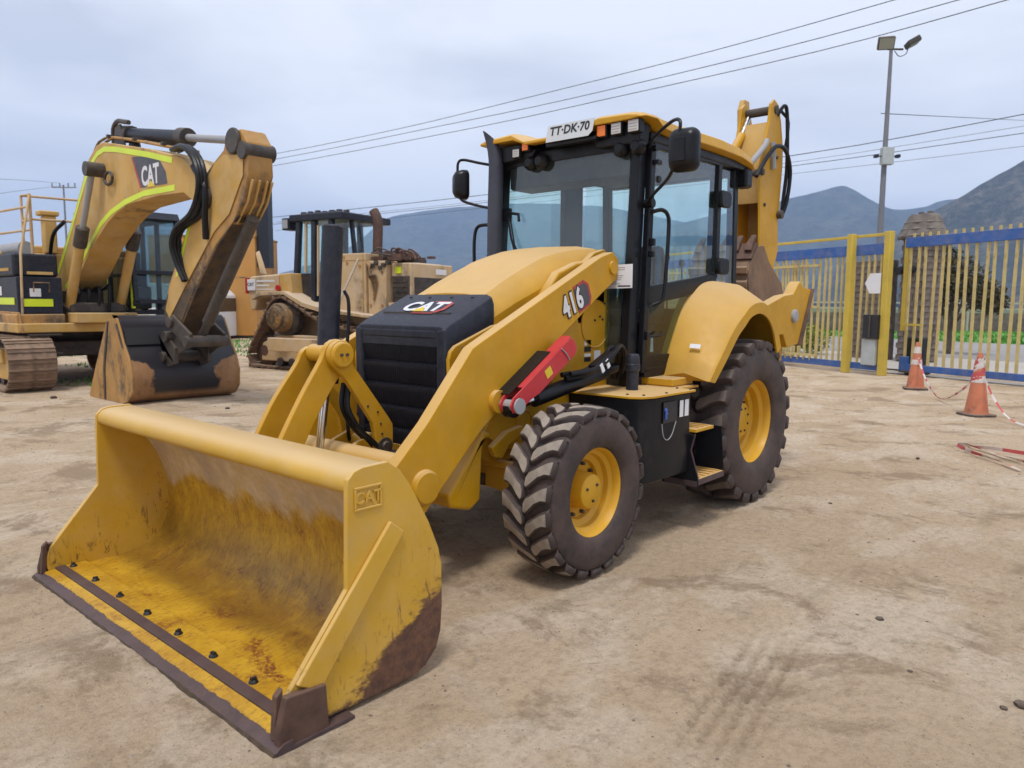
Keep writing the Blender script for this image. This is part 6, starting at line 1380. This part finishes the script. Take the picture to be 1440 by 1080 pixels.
plant('bushy_tree', 'dark olive bushy tree behind the gate, right of the stone tower', 'tree', (-21.7, -1.85, 0), [(0, 0, 2.6, .75, 1.1), (.15, .5, 2.2, .75, 1), (-.2, -.5, 3.0, .6, 1), (.25, .9, 1.9, .65, .9), (0, -.4, 1.9, .7, 1), (.3, 1.15, 1.7, .5, .9)], 5200, .07, 3, [(.055, .052, .022), (.10, .075, .035)], 1.8)
plant('hedge_shrub', 'yellow green shrub glimpsed through the left fence bars', 'shrub', (-18.6, -5.6, 0), [(0, 0, .6, .7, .8), (.4, .7, .5, .6, .8), (-.3, -.7, .5, .6, .8)], 2600, .06, 6, [(.16, .20, .025), (.30, .30, .04)], .5)
# low wall and guardrail across the road
def rail():
    T = thing('guardrail', 'pale metal guardrail on the far side of the road behind the gate', 'guardrail', (-45, -7.6, 0), math.atan2(5.0, -4.3))
    m = MB(); m.bx(-22, 16, -.03, .03, 1.70, 1.80); m.bx(-22, 16, -.03, .03, 1.38, 1.46); m.split('rail', 'galv_pale', T)
    me = MB(); me.bx(-.06, .06, .03, .12, 0, 1.85); me = me.build('rail_post', 'galv_pale', mesh_only=True)
    for k in range(19): sub('rail_post', T, me, loc=(-21.5+2*k, 0, 0))
    W = thing('low_wall', 'dark brown low wall and bank beyond the guardrail', 'wall', (-46.0, -8.2, 0), math.atan2(5.0, -4.3))
    m = MB(); m.bx(-26, 20, -.15, .15, 0, 1.15); m.build('wall_body', 'stone', W)
M['galv_pale'] = paint('pale_galvanised', (.42, .41, .36), .6, .2)
rail()

# ---------------- floodlight mast
def mast():
    T = thing('light_mast', 'tall thin grey floodlight mast with a control box halfway up behind the fence', 'light mast', (-18.32, -3.17, 0))
    m = MB(); m.tube([(0, 0, 0), (-.25, -.05, 3.0), (-.42, -.1, 6.0), (-.60, -.14, 9.05)], [.11, .09, .075, .05], 12); m.build('pole', 'galv', T)
    n = Vector((.66, -.75, 0)); f = Vector((.75, .66, 0)); M3 = lambda a, tilt: Matrix.Rotation(a, 3, 'Z') @ Matrix.Rotation(tilt, 3, 'Y')
    c = Vector((-.42, -.1, 5.95))+f*.14; m = MB(); m.box(c, (.20, .34, .50), Matrix.Rotation(R(41.3), 3, 'Z')); m.build('control_box', 'box_grey', T, bevel=.02)
    m = MB()
    for s in (-1, 1):
        q = c+n*.26*s; m.tube([c+n*.16*s, q], .02, 8); m.box(q+n*.06*s, (.14, .10, .09), Matrix.Rotation(R(41), 3, 'Z'))
    m.split('camera_pod', 'black_dusty', T)
    t = Vector((-.60, -.14, 9.08)); m = MB(); m.tube([t+n*.12, t-n*.35], .03, 8); m.tube([t, t+Vector((0, 0, .08))], .05, 8); m.build('crossbar', 'darkmetal', T)
    for (p, tl, yw, nm) in ((t+n*.16+Vector((0, 0, .17)), R(28), R(28), 'left'), (t-n*.62+Vector((0, 0, .20)), R(62), R(120), 'right')):
        m = MB(); m.box(p, (.16, .46, .36), M3(yw, tl)); fl = m.build('floodlight', 'darkmetal', T, bevel=.03)
        m = MB(); q = p+M3(yw, tl) @ Vector((.085, 0, 0)); m.box(q, (.01, .40, .30), M3(yw, tl)); m.build('lens', 'lamp_glass', fl)
    m = MB(); m.tube(catmull([t+n*(-.1)-Vector((0, 0, .05)), t-n*.25-Vector((0, 0, .20)), t-n*.45-Vector((0, 0, .12)), t-n*.5+Vector((0, 0, .1))], 4), .012, 6); m.build('lamp_cable', 'cable', T)
M['lamp_glass'] = flat('lamp_glass', (.30, .31, .25), .25)
mast()

# ---------------- overhead cables
def wires():
    S = {'top': ([[(-29.9, -72.6, 14.9), (-33.7, -60.7, 15.4), (-36.3, -45.7, 16.0), (-37.4, -33.8, 16.5), (-38.4, -19.0, 17.1), (-37.2, -8.2, 17.1), (-36.2, -3.2, 17.0)],
                  [(-29.8, -72.6, 14.4), (-33.7, -60.7, 14.9), (-36.6, -42.2, 15.6), (-37.2, -29.4, 15.7), (-37.7, -15.1, 16.1), (-37.0, -5.3, 16.3), (-36.2, -1.6, 16.3)],
                  [(-29.8, -72.5, 13.8), (-33.6, -60.7, 14.3), (-37.2, -38.4, 15.1), (-37.3, -26.1, 15.2), (-38.6, -12.6, 15.8), (-36.1, -3.1, 15.5), (-34.8, 0.0, 15.3)]], .024, 'upper cables',
                 ['topmost of the three steep overhead cables crossing the sky', 'middle one of the three steep overhead cables crossing the sky', 'lowest of the three steep overhead cables, passing just above the cab']),
         'low': ([[(-36.5, -87.3, 10.6), (-42.1, -74.9, 11.3), (-51.7, -48.9, 12.7), (-57.4, -21.3, 13.9), (-58.2, -5.3, 14.9), (-58.3, .8, 15.4)],
                  [(-42.1, -74.8, 10.7), (-51.6, -48.9, 12.1), (-57.1, -21.5, 13.3), (-58.2, -5.2, 14.1), (-58.2, .9, 14.3)],
                  [(-36.4, -87.3, 9.8), (-42.1, -74.8, 10.5), (-51.6, -48.9, 11.9), (-57.1, -21.5, 13.0), (-58.1, -5.1, 13.6), (-58.2, .9, 13.8)],
                  [(-44.2, -78.4, 10.1), (-56.7, -21.9, 12.3), (-58.1, -5.1, 12.7), (-58.1, 1.0, 12.8)]], .026, 'lower cables',
                 ['highest of the four low overhead cables crossing behind the floodlight mast', 'second from the top of the low overhead cables behind the mast', 'third from the top of the low overhead cables behind the mast', 'lowest faint overhead cable crossing in front of the hills'])}
    for k, (ls, r, g, labs) in S.items():
        for j, (P, lb) in enumerate(zip(ls, labs)):
            m = MB(); m.tube(catmull(P, 4), r*(1.25 if j == 0 and k == 'low' else (.6 if j == 3 or (k == 'low' and j == 1) else 1)), 5); tag(m.build('overhead_cable', 'cable'), lb, 'cable', g)
    m = MB(); m.tube([(-18.6, -3.4, 7.2), (-43.5, -3.2, 11.5), (-74.1, .3, 16.4)], .012, 5); tag(m.build('overhead_cable', 'cable'), 'thin cable running right from the floodlight mast above its control box', 'cable')
    T = thing('utility_pole', 'distant power pole whose crossarm shows left of the excavator boom', 'utility pole', (-38.7, -131.5, 0))
    m = MB(); m.tube([(0, 0, 0), (0, 0, 20)], [.2, .13], 8); m.build('pole', 'galv', T)
    m = MB(); m.beam((-1.3, 1.6, 19.6), (1.2, -1.4, 19.6), .16, .16); m.build('crossarm', 'galv', T)
    m = MB()
    for t in (-.95, -.3, .4, .95): m.cyl((-1.25*t, 1.5*t, 19.68), (-1.25*t, 1.5*t, 20.3), .10, 8)
    m.split('insulator', 'galv', T)
    for P, lb in (([(-6, -60, 9.2), (-19, -90, 14.2), (-37.9, -130.5, 20.1)], 'upper faint cable running from the distant pole over the excavator handrails'), ([(-7, -58, 7.9), (-20, -90, 13.0), (-39.3, -132.4, 20.1)], 'lower faint cable running from the distant pole over the excavator handrails')):
        m = MB(); m.tube(catmull(P, 5), .02, 5); tag(m.build('overhead_cable', 'cable'), lb, 'cable', 'cables at the distant pole')
wires()

# ---------------- traffic cones and tape
def cone(loc, label, wrapped, rz, h=.88):
    T = thing('traffic_cone', label, 'traffic cone', loc, rz, 'traffic cones in front of the gate'); k = h/.88
    def r(z): return .155-(.155-.035)*(z-.03)/(.85*k)
    m = MB(); m.prism([(a*k, b*k) for a, b in [(-.20, -.14), (-.14, -.20), (.14, -.20), (.20, -.14), (.20, .14), (.14, .20), (-.14, .20), (-.20, .14)]], 'z', 0, .035); m.build('cone_base', 'cone_base', T, bevel=.008)
    m = MB(); m.lathe([(r(.036)+.012, .036), (r(.06), .06), (r(.88*k), .88*k), (.028, .885*k), (.0, .885*k)], 32, 'z'); m.build('cone_body', 'cone', T, ang=50)
    for z0, z1 in ((.47*k, .56*k), (.68*k, .80*k)): m = MB(); m.lathe([(r(z0)+.003, z0), (r(z1)+.003, z1)], 32, 'z'); m.build('cone_collar', 'tape_white', T)
    if wrapped:
        rs = random.Random(4); m = MB()
        for q in range(26):
            z = (.50+.30*rs.random())*k; a0 = rs.random()*6.3; m.k = 0 if rs.random() < .5 else 1; w = .022
            P = [(math.cos(a0+t*.55)*(r(z+.02*t)+.010), math.sin(a0+t*.55)*(r(z+.02*t)+.010), z+(.018+.02*math.sin(q))*(t-2)) for t in range(5)]
            m.loft([[(p[0], p[1], p[2]-w), (p[0]*1.05, p[1]*1.05, p[2]), (p[0], p[1], p[2]+w)] for p in P], closed=False, caps=False)
        m.build('wrapped_tape', ['tape_red', 'tape_white'], T)
    return T
cone((-9.87, -.05, 0), 'smaller looking orange traffic cone farther away, right below the gate lock', False, R(20))
cone((-6.72, 1.47, 0), 'nearer orange traffic cone with red and white tape wrapped round its top', True, R(44), .90)
def tape(P, label, w=.045, sl=.16, k=8, z=None):
    pts = [Vector(p) for p in catmull(P, k)]; m = MB(); acc = 0; rs = random.Random(len(P)); tw = rs.random()*3
    for a, b in zip(pts[:-1], pts[1:]):
        d = (b-a); l = d.length; acc += l; m.k = int(acc/sl) % 2
        def side(p, t): s = d.normalized().cross(Vector((0, 0, 1))).normalized()*math.cos(t)*.6+Vector((0, 0, 1))*abs(math.sin(t))*.8; return [p-s*w/2, p+s*w/2]
        t0 = tw+acc*1.7; t1 = tw+(acc)*1.7+l*1.7; A = side(a, t0-l*1.7); B = side(b, t0); n = Vector((.003, .002, .003))
        m.add([A[0], A[1], B[1], B[0]], [(0, 1, 2, 3)])
    o = m.build('barrier_tape', ['tape_white', 'tape_red']); tag(o, label, 'tape', 'red and white barrier tape'); return o
tape([(-9.85, -.03, .62), (-9.3, .22, .30), (-8.6, .55, .06), (-7.9, .85, .08), (-7.2, 1.22, .34), (-6.80, 1.42, .58)], 'sagging length of red and white tape strung between the two cones')
tape([(-6.65, 1.55, .56), (-6.45, 1.72, .28), (-6.2, 1.95, .06), (-5.8, 2.28, .03), (-5.3, 2.75, .05)], 'length of tape trailing right from the nearer cone to the photo edge')
tape([(-2.9, 2.75, .02), (-3.25, 2.42, .03), (-3.55, 2.15, .02), (-3.78, 1.93, .03), (-3.92, 1.86, .02), (-3.80, 1.78, .03), (-3.62, 1.88, .02), (-3.40, 1.98, .03), (-3.1, 2.25, .03), (-2.75, 2.5, .02)], 'crumpled loop of red and white tape lying on the ground at the right edge', .05, .22)
tape([(-3.75, 1.95, .03), (-3.66, 2.15, .05), (-3.72, 2.35, .03), (-3.6, 2.6, .04)], 'loose strand of pinkish tape on the ground beyond the crumpled loop', .05, .3)

# ---------------- white van, orange plant, distant container, clods
def van():
    T = thing('white_van', 'white van cab parked behind the excavator bucket with dark windows', 'van', (-7.85, -23.9, 0), R(41.3))
    # local X toward the camera, Y across; right-hand end seen
    side = [(.0, .25), (.0, 1.0), (.10, 1.55), (.42, 2.12), (.62, 2.20), (4.4, 2.25), (4.5, .25)]
    m = MB(); m.prism([(-.42+a, b) for a, b in [(0, .25), (0, 1.75), (.35, 2.15), (1.9, 2.2), (2.0, .25)]], 'x', -4.4, .0) if False else m.loft([[(0, -.05, .12), (0, -.05, 1.82), (0, -.42, 2.18), (0, -2.0, 2.24), (0, -2.05, .12)], [(-4.4, -.05, .12), (-4.4, -.05, 1.82), (-4.4, -.42, 2.18), (-4.4, -2.0, 2.24), (-4.4, -2.05, .12)]])
    b = m.build('van_body', 'white', T, bevel=.06, seg=3)
    m = MB(); m.prism(rrect(-.62, -.14, .98, 1.62, .06), 'x', .001, .012); m.prism(rrect(-.62, -.14, .42, .82, .05), 'x', .001, .012); m.prism(rrect(-1.75, -.85, .98, 1.62, .06), 'x', .001, .012); m.bx(-3.6, -.5, -.048, -.04, 1.15, 1.7); m.split('van_window', 'dark_pane', T)
    m = MB()
    for x in (-.7, -3.6):
        for y in (-.25, -1.85): m.lathe([(0, y-.1), (.33, y-.1), (.35, y), (.33, y+.1), (0, y+.1)], 20, c=(x, 0, .35))
    m.split('van_wheel', 'tyre', T)
    m = MB(); m.bx(.001, .05, -.20, -.10, .85, .95); m.build('van_lamp', 'tail_red', T)
M['dark_pane'] = flat('dark_pane', (.02, .025, .025), .08)
van()
def orange_plant():
    T = thing('orange_machine_housing', 'tall orange steel housing with a black stack beside the bulldozer', 'machine housing', (-11.15, -25.55, 0), R(131.3))
    # local X points to photo right
    m = MB(); m.bx(-4.6, -.10, .0, 3.0, .12, 4.25); m.build('housing_body', 'orange', T, bevel=.03)
    m = MB(); m.bx(-4.62, -.08, -.02, 3.02, 4.251, 4.33); m.bx(-4.62, -.085, -.012, -.002, 2.55, 2.60); m.build('housing_seam', 'old_dark_yellow', T)
    m = MB(); m.bx(-4.5, .0, .1, 2.9, .0, .118); m.build('skid_base', 'darkmetal', T)
    for x0 in (-1.45, -2.9): 
        m = MB(); m.bx(x0, x0+.03, -.012, -.002, .2, 2.52); m.build('panel_joint', 'old_dark_yellow', T)
    m = MB(); m.bx(-.095, .40, .2, .9, 3.0, 6.45); m.build('black_stack', 'black_dusty', T, bevel=.03)
    m = MB(); m.bx(-.9, -.12, .3, .9, 4.332, 6.3); m.build('upper_housing', 'orange', T, bevel=.03)
orange_plant()
clod(1.74, 2.48, .022, 'largest dark clod lying right of the front wheel', 1); clod(1.76, 2.38, .011, 'tiny dark crumb just left of the largest clod', 2)
clod(2.22, 2.73, .012, 'small dark clod in the right foreground', 3); clod(2.23, 3.13, .026, 'dark clod at the right edge of the photo', 4); clod(2.30, 3.08, .014, 'small clod below the one at the right edge', 5)
clod(-2.77, 1.62, .02, 'small brown lump in the open yard right of the rear wheel', 6); clod(1.57, -9.88, .05, 'pale stone by the excavator track', 7); clod(.27, -6.77, .035, 'brown lump in front of the excavator bucket', 8); clod(-.35, 1.55, .016, 'small brown crumb behind the rear wheel', 9)
